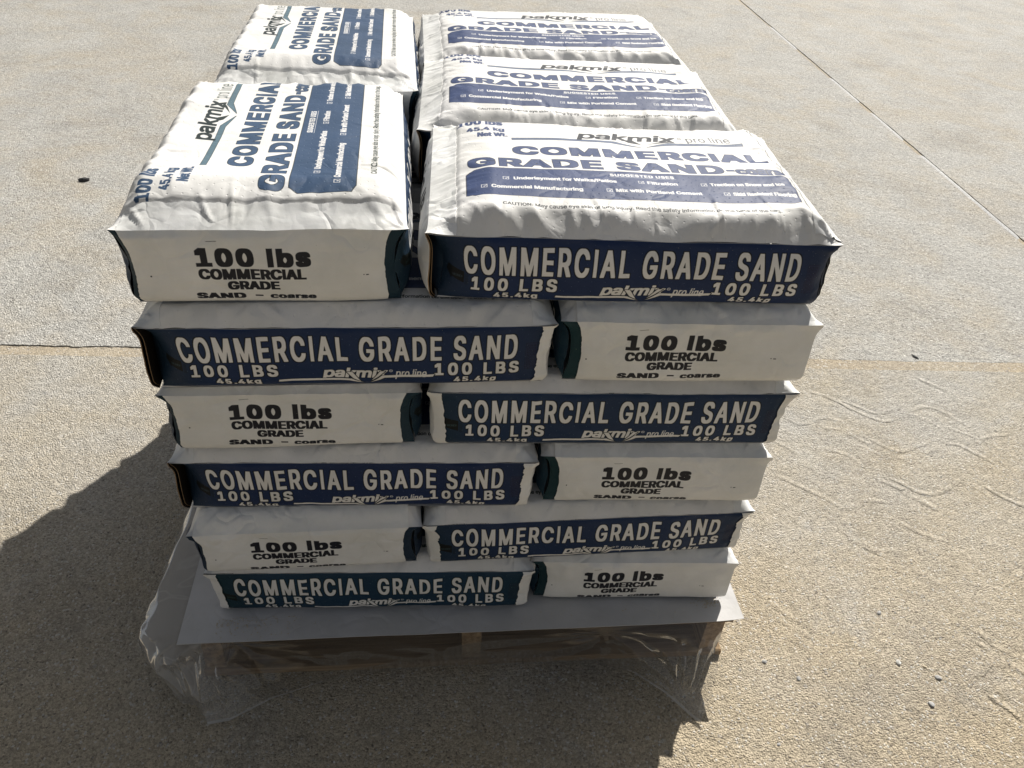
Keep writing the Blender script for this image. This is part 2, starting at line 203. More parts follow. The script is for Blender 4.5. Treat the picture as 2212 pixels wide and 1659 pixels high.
cv.poly([[(b0 + c_, t0), (b1 - c_, t0), (b1, t0 + c_), (b1, t1 - c_ * .5), (b1 - c_, t1), (b0 + c_, t1), (b0, t1 - c_ * .5), (b0, t0 + c_)]], (.042, .060, .155), ring=.0012, ringcol=(.04, .035, .055))  # box in the same ink, its colour lightened for the sunlit top
cv.text('SUGGESTED USES', .252, .346, .2265, .0085, WHITE, dx=.0007, dy=.0004, track=60)
cv.poly([[(.250, .2285), (.348, .2285), (.348, .2291), (.250, .2291)]], WHITE)
def tick(x, b):
    s_ = .0085
    cv.poly([[(x, b - s_), (x + s_, b - s_), (x + s_, b), (x, b)]], WHITE)
    cv.poly([[(x + .0009, b - s_ + .0009), (x + s_ - .0009, b - s_ + .0009), (x + s_ - .0009, b - .0009), (x + .0009, b - .0009)]], (.042, .060, .155))
    cv.poly([[(x + .0022, b - .0055), (x + .004, b - .0035), (x + .0092, b - .0098), (x + .0042, b - .0012)]], WHITE)
for t, xc, xa, xb, b in (('Underlayment for Walks/Patios', .098, .113, .259, .2480), ('Filtration', .290, .303, .347, .2480), ('Traction on Snow and Ice', .381, .394, .502, .2480),
                         ('Commercial Manufacturing', .067, .081, .208, .2760), ('Mix with Portland Cement', .241, .254, .377, .2760), ('Skid Resistant Flooring', .408, .421, .512, .2760)):
    tick(xc, b); cv.text(t, xa, xb, b, .0092, WHITE, dx=.0006, dy=.0004, track=18)
cv.text('CAUTION: May cause eye skin or lung injury. Read the safety information on the back of the bag.', .095, .478, .3235, .0082, (.05, .05, .06), dx=.00042, dy=.0002, track=10)
# spare texels under the print: white left half, teal right half
cv.rgb[int((F + SH + .002) * cv.S):, :cv.w // 2] = WHITE
cv.rgb[int((F + SH + .002) * cv.S):, cv.w // 2:] = TEAL
# pin perforations: a staggered grid of tiny pimples, in the height map and as pale specks on the ink
hc = Canvas(SL, AH, 2600, (.5, .5, .5))
pd = .0185; dd = np.zeros((cv.h, cv.w), np.float32); _r = np.random.RandomState(11)
row = 0; y = .006
while y < F + SH - .003:
    x = .006 + (row % 2) * pd / 2
    while x < SL - .004:
        cx, cy = (x + _r.uniform(-.0008, .0008)) * cv.S, (y + _r.uniform(-.0008, .0008)) * cv.S
        a, b = int(cx), int(cy); yy2, xx2 = np.mgrid[b - 6:b + 7, a - 6:a + 7]
        if b > 7 and a > 7 and b < cv.h - 8 and a < cv.w - 8:
            q = np.exp(-((yy2 - cy) ** 2 + (xx2 - cx) ** 2) / 4.6) * _r.uniform(.5, 1)
            dd[b - 6:b + 7, a - 6:a + 7] = np.maximum(dd[b - 6:b + 7, a - 6:a + 7], q)
        x += pd
    y += pd / 2; row += 1
hc.rgb[:] = (.3 + .7 * dd)[..., None]
lum = cv.rgb.mean(-1, keepdims=True)
cv.rgb = cv.rgb + (dd[..., None] > .45) * dd[..., None] * (lum < .2) * np.array((.07, .08, .11), np.float32)
IMG_BODY = cv.image('sack_print'); IMG_DOT = hc.image('sack_perforation', data=True)
# --- end cap print (v: torn ledge, then the end face from the crease down)
LEDGE = .040
cc = Canvas(SW, LEDGE + SH, 2600, (.745, .748, .742))
G = LEDGE
cc.text('100 lbs', .0925, .2365, G + .0455, .0265, INK, dx=.0027, dy=.0016, track=90)
cc.text('COMMERCIAL', .0930, .2290, G + .0640, .0155, INK, dx=.0016, dy=.00065, track=30)
cc.text('GRADE', .1275, .1935, G + .0800, .0135, INK, dx=.0016, dy=.00065, track=30)
cc.text('SAND', .0850, .1480, G + .0960, .0105, INK, dx=.0018, dy=.0006, track=50)
cc.poly([[(.160, G + .0895), (.170, G + .0895), (.170, G + .0920), (.160, G + .0920)]], INK)
cc.text('coarse', .1790, .2390, G + .0960, .0100, INK, dx=.0013, dy=.0005, track=44)
cc.poly([[(.0295, G + .0585), (.0315, G + .0585), (.0315, G + .0605), (.0295, G + .0605)]], INK)
cc.poly([[(.306, G + .0570), (.3075, G + .0570), (.3075, G + .0585), (.306, G + .0585)]], INK)
cc.poly([[(.3100, G + .0575), (.3140, G + .0575), (.3140, G + .0588), (.3100, G + .0588)]], INK)
cc.poly([[(.108, G + .0105), (.122, G + .0095), (.1225, G + .0102), (.110, G + .0112)]], (.12, .12, .12))
# faint grey press ghosting and the thumbed patch
gy, gx = np.mgrid[0:cc.h, 0:cc.w].astype(float) / cc.S
ghost = perlin(v3(gx * 14, gy * 120, 3.3), 5) * .018 + perlin(v3(gx * 30, gy * 30, 1.1), 9) * .014
cc.rgb = np.clip(cc.rgb * (1 + ghost[..., None]).astype(np.float32), 0, 1)
IMG_CAP = cc.image('end_cap_print')

# ------------------------------------------------------------------ materials
def newmat(name):
    m = bpy.data.materials.new(name); m.use_nodes = True; m.node_tree.nodes.clear()
    return m, m.node_tree.nodes, m.node_tree.links
def nd(N, t, **k):
    n = N.new(t)
    for a, b in k.items(): setattr(n, a, b)
    return n
def paper(name, img=None, dot=None, base=WHITE, rough=.5, spec=.35, bump=.5, tint=False):
    m, N, Lk = newmat(name)
    out = nd(N, 'ShaderNodeOutputMaterial'); p = nd(N, 'ShaderNodeBsdfPrincipled'); Lk.new(p.outputs[0], out.inputs[0])
    tc = nd(N, 'ShaderNodeTexCoord'); uv = nd(N, 'ShaderNodeUVMap')
    col = None
    if img:
        ti = nd(N, 'ShaderNodeTexImage', image=img, interpolation='Cubic', extension='EXTEND'); Lk.new(uv.outputs[0], ti.inputs[0]); col = ti.outputs[0]
    else:
        rgb = nd(N, 'ShaderNodeRGB'); rgb.outputs[0].default_value = (*base, 1); col = rgb.outputs[0]
    # light handling grime and dust, broad and soft
    n1 = nd(N, 'ShaderNodeTexNoise'); n1.inputs['Scale'].default_value = 9; n1.inputs['Detail'].default_value = 5; n1.inputs['Roughness'].default_value = .62
    oi = nd(N, 'ShaderNodeObjectInfo'); va = nd(N, 'ShaderNodeVectorMath', operation='ADD'); vm = nd(N, 'ShaderNodeVectorMath', operation='SCALE')
    vm.inputs[0].default_value = (7, 11, 5); Lk.new(oi.outputs['Random'], vm.inputs['Scale']); Lk.new(tc.outputs['Object'], va.inputs[0]); Lk.new(vm.outputs[0], va.inputs[1]); Lk.new(va.outputs[0], n1.inputs['Vector'])
    mr = nd(N, 'ShaderNodeMapRange'); mr.inputs[1].default_value = .35; mr.inputs[2].default_value = .72; mr.inputs[3].default_value = 1.0; mr.inputs[4].default_value = .86; Lk.new(n1.outputs[0], mr.inputs[0])
    mx = nd(N, 'ShaderNodeMix', data_type='RGBA', blend_type='MULTIPLY'); mx.inputs[0].default_value = 1
    cmb = nd(N, 'ShaderNodeCombineColor'); Lk.new(mr.outputs[0], cmb.inputs[0]); Lk.new(mr.outputs[0], cmb.inputs[1])
    sc_ = nd(N, 'ShaderNodeMath', operation='POWER'); Lk.new(mr.outputs[0], sc_.inputs[0]); sc_.inputs[1].default_value = 1.25; Lk.new(sc_.outputs[0], cmb.inputs[2])
    Lk.new(col, mx.inputs[6]); Lk.new(cmb.outputs[0], mx.inputs[7]); last = mx.outputs[2]
    # dust specks
    vo = nd(N, 'ShaderNodeTexVoronoi'); vo.inputs['Scale'].default_value = 70; Lk.new(va.outputs[0], vo.inputs['Vector'])
    lt = nd(N, 'ShaderNodeMath', operation='LESS_THAN'); Lk.new(vo.outputs['Distance'], lt.inputs[0]); lt.inputs[1].default_value = .035
    m2 = nd(N, 'ShaderNodeMix', data_type='RGBA'); m2.inputs[7].default_value = (.30, .26, .20, 1)
    sm = nd(N, 'ShaderNodeMath', operation='MULTIPLY'); sm.inputs[1].default_value = .5; Lk.new(lt.outputs[0], sm.inputs[0]); Lk.new(sm.outputs[0], m2.inputs[0]); Lk.new(last, m2.inputs[6]); last = m2.outputs[2]
    if tint:
        at = nd(N, 'ShaderNodeAttribute', attribute_type='OBJECT', attribute_name='teal')
        m3 = nd(N, 'ShaderNodeMix', data_type='RGBA', blend_type='MULTIPLY'); m3.inputs[7].default_value = (.82, 1.48, .84, 1)
        lum_ = nd(N, 'ShaderNodeRGBToBW'); Lk.new(col, lum_.inputs[0]); l2 = nd(N, 'ShaderNodeMath', operation='LESS_THAN'); Lk.new(lum_.outputs[0], l2.inputs[0]); l2.inputs[1].default_value = .15
        mm = nd(N, 'ShaderNodeMath', operation='MULTIPLY'); Lk.new(at.outputs['Fac'], mm.inputs[0]); Lk.new(l2.outputs[0], mm.inputs[1]); Lk.new(mm.outputs[0], m3.inputs[0]); Lk.new(last, m3.inputs[6]); last = m3.outputs[2]
    Lk.new(last, p.inputs['Base Color'])
    p.inputs['Roughness'].default_value = rough; p.inputs['Specular IOR Level'].default_value = spec
    # paper relief: crumple facets plus the sand grains telegraphing through
    n2 = nd(N, 'ShaderNodeTexNoise'); n2.inputs['Scale'].default_value = 24; n2.inputs['Detail'].default_value = 2; n2.inputs['Distortion'].default_value = .25; Lk.new(va.outputs[0], n2.inputs['Vector'])
    ab = nd(N, 'ShaderNodeMath', operation='ABSOLUTE'); sb = nd(N, 'ShaderNodeMath', operation='SUBTRACT'); sb.inputs[1].default_value = .5; Lk.new(n2.outputs[0], sb.inputs[0]); Lk.new(sb.outputs[0], ab.inputs[0])
    n3 = nd(N, 'ShaderNodeTexNoise'); n3.inputs['Scale'].default_value = 240; n3.inputs['Detail'].default_value = 2; Lk.new(va.outputs[0], n3.inputs['Vector'])
    b1_ = nd(N, 'ShaderNodeBump'); b1_.inputs['Strength'].default_value = bump; b1_.inputs['Distance'].default_value = .006; Lk.new(ab.outputs[0], b1_.inputs['Height'])
    b2_ = nd(N, 'ShaderNodeBump'); b2_.inputs['Strength'].default_value = .25; b2_.inputs['Distance'].default_value = .0006; Lk.new(n3.outputs[0], b2_.inputs['Height']); Lk.new(b1_.outputs[0], b2_.inputs['Normal'])
    vc = nd(N, 'ShaderNodeTexVoronoi', feature='DISTANCE_TO_EDGE'); vc.inputs['Scale'].default_value = 17
    wn = nd(N, 'ShaderNodeTexNoise'); wn.inputs['Scale'].default_value = 12; Lk.new(va.outputs[0], wn.inputs['Vector'])
    wm = nd(N, 'ShaderNodeMix', data_type='RGBA', blend_type='ADD'); wm.inputs[0].default_value = .12; Lk.new(va.outputs[0], wm.inputs[6]); Lk.new(wn.outputs['Color'], wm.inputs[7]); Lk.new(wm.outputs[2], vc.inputs['Vector'])
    c1 = nd(N, 'ShaderNodeMapRange'); c1.inputs[2].default_value = .16; Lk.new(vc.outputs['Distance'], c1.inputs[0])
    c2_ = nd(N, 'ShaderNodeTexNoise'); c2_.inputs['Scale'].default_value = 6; Lk.new(va.outputs[0], c2_.inputs['Vector'])
    c3 = nd(N, 'ShaderNodeMapRange'); c3.inputs[1].default_value = .42; c3.inputs[2].default_value = .60; Lk.new(c2_.outputs[0], c3.inputs[0])
    c4 = nd(N, 'ShaderNodeMath', operation='MULTIPLY'); Lk.new(c1.outputs[0], c4.inputs[0]); Lk.new(c3.outputs[0], c4.inputs[1])
    b4 = nd(N, 'ShaderNodeBump'); b4.inputs['Strength'].default_value = bump * 1.5; b4.inputs['Distance'].default_value = .0018; Lk.new(c4.outputs[0], b4.inputs['Height']); Lk.new(b2_.outputs[0], b4.inputs['Normal'])
    nrm = b4.outputs[0]
    if dot:
        td = nd(N, 'ShaderNodeTexImage', image=dot, interpolation='Cubic', extension='EXTEND'); Lk.new(uv.outputs[0], td.inputs[0])
        b3 = nd(N, 'ShaderNodeBump'); b3.inputs['Strength'].default_value = .9; b3.inputs['Distance'].default_value = .0011; Lk.new(td.outputs[0], b3.inputs['Height']); Lk.new(nrm, b3.inputs['Normal']); nrm = b3.outputs[0]
    Lk.new(nrm, p.inputs['Normal'])
    return m
M_SACK = paper('printed_sack_paper', IMG_BODY, IMG_DOT, rough=.56, spec=.20, bump=.26, tint=True)
M_CAP = paper('end_cap_paper', IMG_CAP, None, rough=.5, spec=.3, bump=.5)
M_KRAFT = paper('brown_kraft_paper', None, None, base=(.26, .175, .10), rough=.8, spec=.2, bump=.4)
M_PLY_SHADE = paper('inner_ply_painted_shade', None, None, base=(.020, .015, .011), rough=.8, spec=.15, bump=.3)  # kraft paper darkened to paint the shade inside the open folds
M_SLIP = paper('slip_sheet_card', None, None, base=(.54, .53, .53), rough=.6, spec=.3, bump=.25)

def wood(name, a, b):
    m, N, Lk = newmat(name)
    out = nd(N, 'ShaderNodeOutputMaterial'); p = nd(N, 'ShaderNodeBsdfPrincipled'); Lk.new(p.outputs[0], out.inputs[0])
    tc = nd(N, 'ShaderNodeTexCoord'); mp = nd(N, 'ShaderNodeMapping'); mp.inputs['Scale'].default_value = (3, 60, 60); Lk.new(tc.outputs['Object'], mp.inputs[0])
    oi = nd(N, 'ShaderNodeObjectInfo'); va = nd(N, 'ShaderNodeVectorMath', operation='ADD'); Lk.new(mp.outputs[0], va.inputs[0]); Lk.new(oi.outputs['Random'], va.inputs[1])
    n = nd(N, 'ShaderNodeTexNoise'); n.inputs['Scale'].default_value = 1.5; n.inputs['Detail'].default_value = 6; n.inputs['Distortion'].default_value = .6; Lk.new(va.outputs[0], n.inputs['Vector'])
    cr = nd(N, 'ShaderNodeValToRGB'); cr.color_ramp.elements[0].position = .3; cr.color_ramp.elements[0].color = (*a, 1); cr.color_ramp.elements[1].position = .72; cr.color_ramp.elements[1].color = (*b, 1)
    Lk.new(n.outputs[0], cr.inputs[0]); Lk.new(cr.outputs[0], p.inputs['Base Color']); p.inputs['Roughness'].default_value = .85; p.inputs['Specular IOR Level'].default_value = .2
    bu = nd(N, 'ShaderNodeBump'); bu.inputs['Distance'].default_value = .002; bu.inputs['Strength'].default_value = .7; Lk.new(n.outputs[0], bu.inputs['Height']); Lk.new(bu.outputs[0], p.inputs['Normal'])
    return m
M_WOOD = wood('weathered_pallet_wood', (.09, .055, .03), (.26, .18, .10))

def film():
    m, N, Lk = newmat('clear_polythene_film')
    out = nd(N, 'ShaderNodeOutputMaterial')
    tr = nd(N, 'ShaderNodeBsdfTransparent'); tr.inputs[0].default_value = (.94, .94, .93, 1)
    gl = nd(N, 'ShaderNodeBsdfGlossy'); gl.inputs['Roughness'].default_value = .12
    df = nd(N, 'ShaderNodeBsdfDiffuse'); df.inputs[0].default_value = (.75, .75, .76, 1)
    tl = nd(N, 'ShaderNodeBsdfTranslucent'); tl.inputs[0].default_value = (.75, .74, .70, 1)
    tc = nd(N, 'ShaderNodeTexCoord'); n = nd(N, 'ShaderNodeTexNoise'); n.inputs['Scale'].default_value = 7; n.inputs['Detail'].default_value = 1.5; n.inputs['Distortion'].default_value = 1.6; Lk.new(tc.outputs['Object'], n.inputs['Vector'])
    sb = nd(N, 'ShaderNodeMath', operation='SUBTRACT'); sb.inputs[1].default_value = .5; ab = nd(N, 'ShaderNodeMath', operation='ABSOLUTE'); Lk.new(n.outputs[0], sb.inputs[0]); Lk.new(sb.outputs[0], ab.inputs[0])
    bu = nd(N, 'ShaderNodeBump'); bu.inputs['Distance'].default_value = .010; bu.inputs['Strength'].default_value = .05; Lk.new(ab.outputs[0], bu.inputs['Height'])
    for s_ in (gl, df, tl): Lk.new(bu.outputs[0], s_.inputs['Normal'])
    a = nd(N, 'ShaderNodeMixShader'); a.inputs[0].default_value = .5; Lk.new(df.outputs[0], a.inputs[1]); Lk.new(tl.outputs[0], a.inputs[2])
    # crease whitening
    mr = nd(N, 'ShaderNodeMapRange'); mr.inputs[1].default_value = 0; mr.inputs[2].default_value = .03; mr.inputs[3].default_value = .48; mr.inputs[4].default_value = .36; Lk.new(ab.outputs[0], mr.inputs[0])
    uv = nd(N, 'ShaderNodeUVMap'); su = nd(N, 'ShaderNodeSeparateXYZ'); Lk.new(uv.outputs[0], su.inputs[0])
    hz = nd(N, 'ShaderNodeValToRGB'); Lk.new(su.outputs[0], hz.inputs[0]); e_ = hz.color_ramp.elements; e_[0].position = .0; e_[0].color = (1, 1, 1, 1); e_[1].position = 1.; e_[1].color = (.6, .6, .6, 1)  # milky film, whitened further at left to paint in the sky's reflection
    for ps_, v_ in ((.38, 1.), (.50, .09), (.72, .16)): q_ = e_.new(ps_); q_.color = (v_, v_, v_, 1)
    hm0 = nd(N, 'ShaderNodeMath', operation='MULTIPLY'); Lk.new(mr.outputs[0], hm0.inputs[0]); Lk.new(hz.outputs[0], hm0.inputs[1])
    hem_glint = nd(N, 'ShaderNodeMapRange'); hem_glint.inputs[1].default_value = .972; hem_glint.inputs[2].default_value = .980; hem_glint.inputs[4].default_value = .30; Lk.new(su.outputs[1], hem_glint.inputs[0])  # pale band painted along the lower edge as a highlight
    hm = nd(N, 'ShaderNodeMath', operation='ADD'); Lk.new(hm0.outputs[0], hm.inputs[0]); Lk.new(hem_glint.outputs[0], hm.inputs[1])
    b = nd(N, 'ShaderNodeMixShader'); Lk.new(hm.outputs[0], b.inputs[0]); Lk.new(tr.outputs[0], b.inputs[1]); Lk.new(a.outputs[0], b.inputs[2])
    lw = nd(N, 'ShaderNodeLayerWeight'); lw.inputs[0].default_value = .22; Lk.new(bu.outputs[0], lw.inputs['Normal'])
    m2 = nd(N, 'ShaderNodeMapRange'); m2.inputs[3].default_value = .035; m2.inputs[4].default_value = .6; Lk.new(lw.outputs['Fresnel'], m2.inputs[0])
    c = nd(N, 'ShaderNodeMixShader'); Lk.new(m2.outputs[0], c.inputs[0]); Lk.new(b.outputs[0], c.inputs[1]); Lk.new(gl.outputs[0], c.inputs[2])
    Lk.new(c.outputs[0], out.inputs[0])
    return m
M_FILM = film()
M_WOOD2 = wood('paler_board_wood', (.17, .11, .06), (.42, .30, .18))

# ------------------------------------------------------------------ mesh helpers
def grid_mesh(name, grids, mats, smooth=True):
    """grids: list of (P[n,m,3], UV[n,m,2] or None, material index)"""
    V = []; Fc = []; U = []; MI = []; off = 0
    for P, uv, mi in grids:
        n, m_ = P.shape[:2]; idx = (np.arange(n * m_).reshape(n, m_) + off)
        q = np.stack([idx[:-1, :-1], idx[1:, :-1], idx[1:, 1:], idx[:-1, 1:]], -1).reshape(-1, 4)
        V.append(P.reshape(-1, 3)); Fc.append(q); MI.append(np.full(len(q), mi, np.int32))
        u = uv if uv is not None else np.zeros((n, m_, 2)); U.append(u.reshape(-1, 2)); off += n * m_
    V = np.concatenate(V).astype(np.float32); Fc = np.concatenate(Fc).astype(np.int32); U = np.concatenate(U).astype(np.float32); MI = np.concatenate(MI)
    me = bpy.data.meshes.new(name)
    me.vertices.add(len(V)); me.vertices.foreach_set('co', V.ravel())
    me.loops.add(Fc.size); me.loops.foreach_set('vertex_index', Fc.ravel())
    me.polygons.add(len(Fc)); me.polygons.foreach_set('loop_start', np.arange(0, Fc.size, 4, dtype=np.int32)); me.polygons.foreach_set('loop_total', np.full(len(Fc), 4, np.int32))
    me.polygons.foreach_set('material_index', MI); me.polygons.foreach_set('use_smooth', np.full(len(Fc), smooth))
    ul = me.uv_layers.new(name='UVMap'); ul.data.foreach_set('uv', U[Fc.ravel()].ravel())
    for m_ in mats: me.materials.append(m_)
    me.update(calc_edges=True)
    return me
def link(name, me, parent=None):
    o = bpy.data.objects.new(name, me); C.objects.link(o)
    if parent is not None: o.parent = parent
    return o
def poly_mesh(name, V, Fs, mats, smooth=False):
    me = bpy.data.meshes.new(name); me.from_pydata([tuple(map(float, v)) for v in V], [], [tuple(f) for f in Fs]); me.update()
    for m_ in mats: me.materials.append(m_)
    if smooth: me.polygons.foreach_set('use_smooth', np.full(len(me.polygons), True))
    return me
def tag(o, label=None, cat=None, group=None, kind=None):
    if label: o['label'] = label
    if cat: o['category'] = cat
    if group: o['group'] = group
    if kind: o['kind'] = kind
    return o

# ------------------------------------------------------------------ concrete
R = json.loads('''[[1.6,[[1.484,0.799],[1.515,0.786],[1.548,0.755],[1.573,0.72]]],[1,[[1.573,0.72],[1.601,0.694],[1.64,0.661],[1.683,0.678],[1.732,0.707],[1.791,0.732],[1.829,0.717],[1.857,0.675],[1.881,0.638]]],[0.7,[[1.551,0.763],[1.598,0.731],[1.632,0.697],[1.672,0.708],[1.737,0.737]]],[0.9,[[1.366,0.683],[1.397,0.651],[1.445,0.675],[1.48,0.689],[1.525,0.666]]],[1.5,[[1.46,0.639],[1.498,0.638],[1.527,0.606],[1.556,0.575]]],[0.8,[[1.566,0.595],[1.61,0.547],[1.64,0.541],[1.701,0.568],[1.744,0.585]]],[1.4,[[1.775,0.57],[1.803,0.57],[1.83,0.539],[1.867,0.489]]],[1.6,[[1.882,0.985],[1.896,0.958]]],[1,[[1.638,0.982],[1.662,0.973],[1.693,0.982]]],[1,[[1.849,0.855],[1.897,0.806]]],[1.2,[[1.519,0.444],[1.545,0.422],[1.563,0.404]]],[1,[[1.555,0.443],[1.583,0.418],[1.601,0.391],[1.642,0.384],[1.683,0.401],[1.751,0.441]]],[1,[[1.584,0.374],[1.618,0.339]]],[0.8,[[1.307,0.587],[1.339,0.546],[1.371,0.51]]],[0.9,[[1.262,0.46],[1.305,0.423],[1.36,0.375],[1.388,0.337],[1.433,0.361],[1.463,0.372],[1.51,0.359]]],[1.2,[[1.791,0.407],[1.817,0.367],[1.85,0.34]]],[0.8,[[1.7,0.538],[1.755,0.561]]],[0.7,[[1.865,0.575],[1.915,0.602],[1.971,0.604]]],[0.9,[[1.508,0.293],[1.541,0.257],[1.609,0.226]]],[1,[[1.64,0.089],[1.72,0.132]]],[1.8,[[1.557,-0.097],[1.571,-0.11]]],[0.8,[[1.511,-0.039],[1.525,-0.052],[1.525,-0.072],[1.499,-0.098],[1.467,-0.115]]],[1.4,[[1.47,-0.159],[1.491,-0.181],[1.503,-0.206]]],[0.9,[[1.395,0.213],[1.413,0.207],[1.457,0.213]]],[0.7,[[1.532,-0.016],[1.547,-0.053],[1.587,-0.079]]],[1.6,[[-0.396,-0.037],[-0.365,-0.014],[-0.334,0.01]]],[0.8,[[-0.374,0.067],[-0.36,0.037],[-0.368,0.014],[-0.403,-0.019]]],[1.3,[[-0.376,-0.047],[-0.359,-0.066],[-0.332,-0.091],[-0.338,-0.113],[-0.349,-0.156]]],[1.1,[[0.405,-0.085],[0.439,-0.111],[0.476,-0.159],[0.483,-0.191]]],[0.8,[[0.173,-0.064],[0.202,-0.099],[0.226,-0.132]]],[0.7,[[0.54,-0.12],[0.562,-0.168]]],[1,[[0.164,-0.174],[0.131,-0.197]]]]''')
gx0, gx1, gy0, gy1, gr = -.62, 2.10, -.32, 1.05, .0022
gw, gh = int((gx1 - gx0) / gr), int((gy1 - gy0) / gr)
GX, GY = np.meshgrid(gx0 + (np.arange(gw) + .5) * gr, gy0 + (np.arange(gh) + .5) * gr)
HT = np.zeros((gh, gw), np.float32)
_r = np.random.RandomState(21)
def stroke(pts, wt):
    global HT
    pts = np.array(pts, float)
    if len(pts) > 2:                       # smooth the polyline
        for _ in range(3):
            q = [pts[0]]
            for a, b in zip(pts[:-1], pts[1:]): q += [a * .75 + b * .25, a * .25 + b * .75]
            pts = np.array(q + [pts[-1]])
    n = len(pts)
    for k, (a, b) in enumerate(zip(pts[:-1], pts[1:])):
        lo = np.minimum(a, b) - .035; hi = np.maximum(a, b) + .035
        i0, i1 = max(0, int((lo[0] - gx0) / gr)), min(gw, int((hi[0] - gx0) / gr)); j0, j1 = max(0, int((lo[1] - gy0) / gr)), min(gh, int((hi[1] - gy0) / gr))
        if i1 <= i0 or j1 <= j0: continue
        X = GX[j0:j1, i0:i1]; Y = GY[j0:j1, i0:i1]; d = b - a; L2 = (d ** 2).sum() + 1e-12
        t = np.clip(((X - a[0]) * d[0] + (Y - a[1]) * d[1]) / L2, 0, 1)
        dist = np.hypot(X - a[0] - t * d[0], Y - a[1] - t * d[1])
        fade = min(1, (k + t.mean()) / (n * .18) + .25, (n - 1 - k - t.mean()) / (n * .18) + .25)
        rid = (np.exp(-(dist / .0070) ** 2) - .35 * np.exp(-((dist - .014) / .007) ** 2)) * wt * fade
        HT[j0:j1, i0:i1] = np.where(np.abs(rid) > np.abs(HT[j0:j1, i0:i1]), rid, HT[j0:j1, i0:i1])
for wt, pts in R: stroke(pts, wt)
for k in range(16):                        # faint further scratches and drag marks of the same family
    c = np.array([_r.uniform(1.1, 2.0), _r.uniform(-.3, .85)]) if k < 9 else np.array([_r.uniform(-.55, 1.0), _r.uniform(-.3, .9)])
    d = np.array([.05, -.05]) * _r.uniform(.5, 1.4); s_ = np.array([.02, .02]) * _r.uniform(-1, 1)
    stroke([c - d, c + s_, c + d], _r.uniform(.25, .55))
HT *= (1 + .5 * perlin(v3(GX * 60, GY * 60, 0.), 3)) * np.clip(.75 + 1.1 * perlin(v3(GX * 9, GY * 9, 0.), 6), .1, 1.3)
fadeE = np.clip(np.minimum.reduce([(GX - gx0) / .05, (gx1 - GX) / .05, (GY - gy0) / .05, (gy1 - GY) / .05]), 0, 1)
HT *= fadeE
hg = Canvas(1, 1, 4, (0, 0, 0)); hg.w, hg.h = gw, gh; hg.rgb = np.repeat(np.clip(.5 + HT[::-1] * .19, 0, 1)[..., None], 3, 2).astype(np.float32)
IMG_RIDGE = hg.image('sand_ridge_height', data=True)

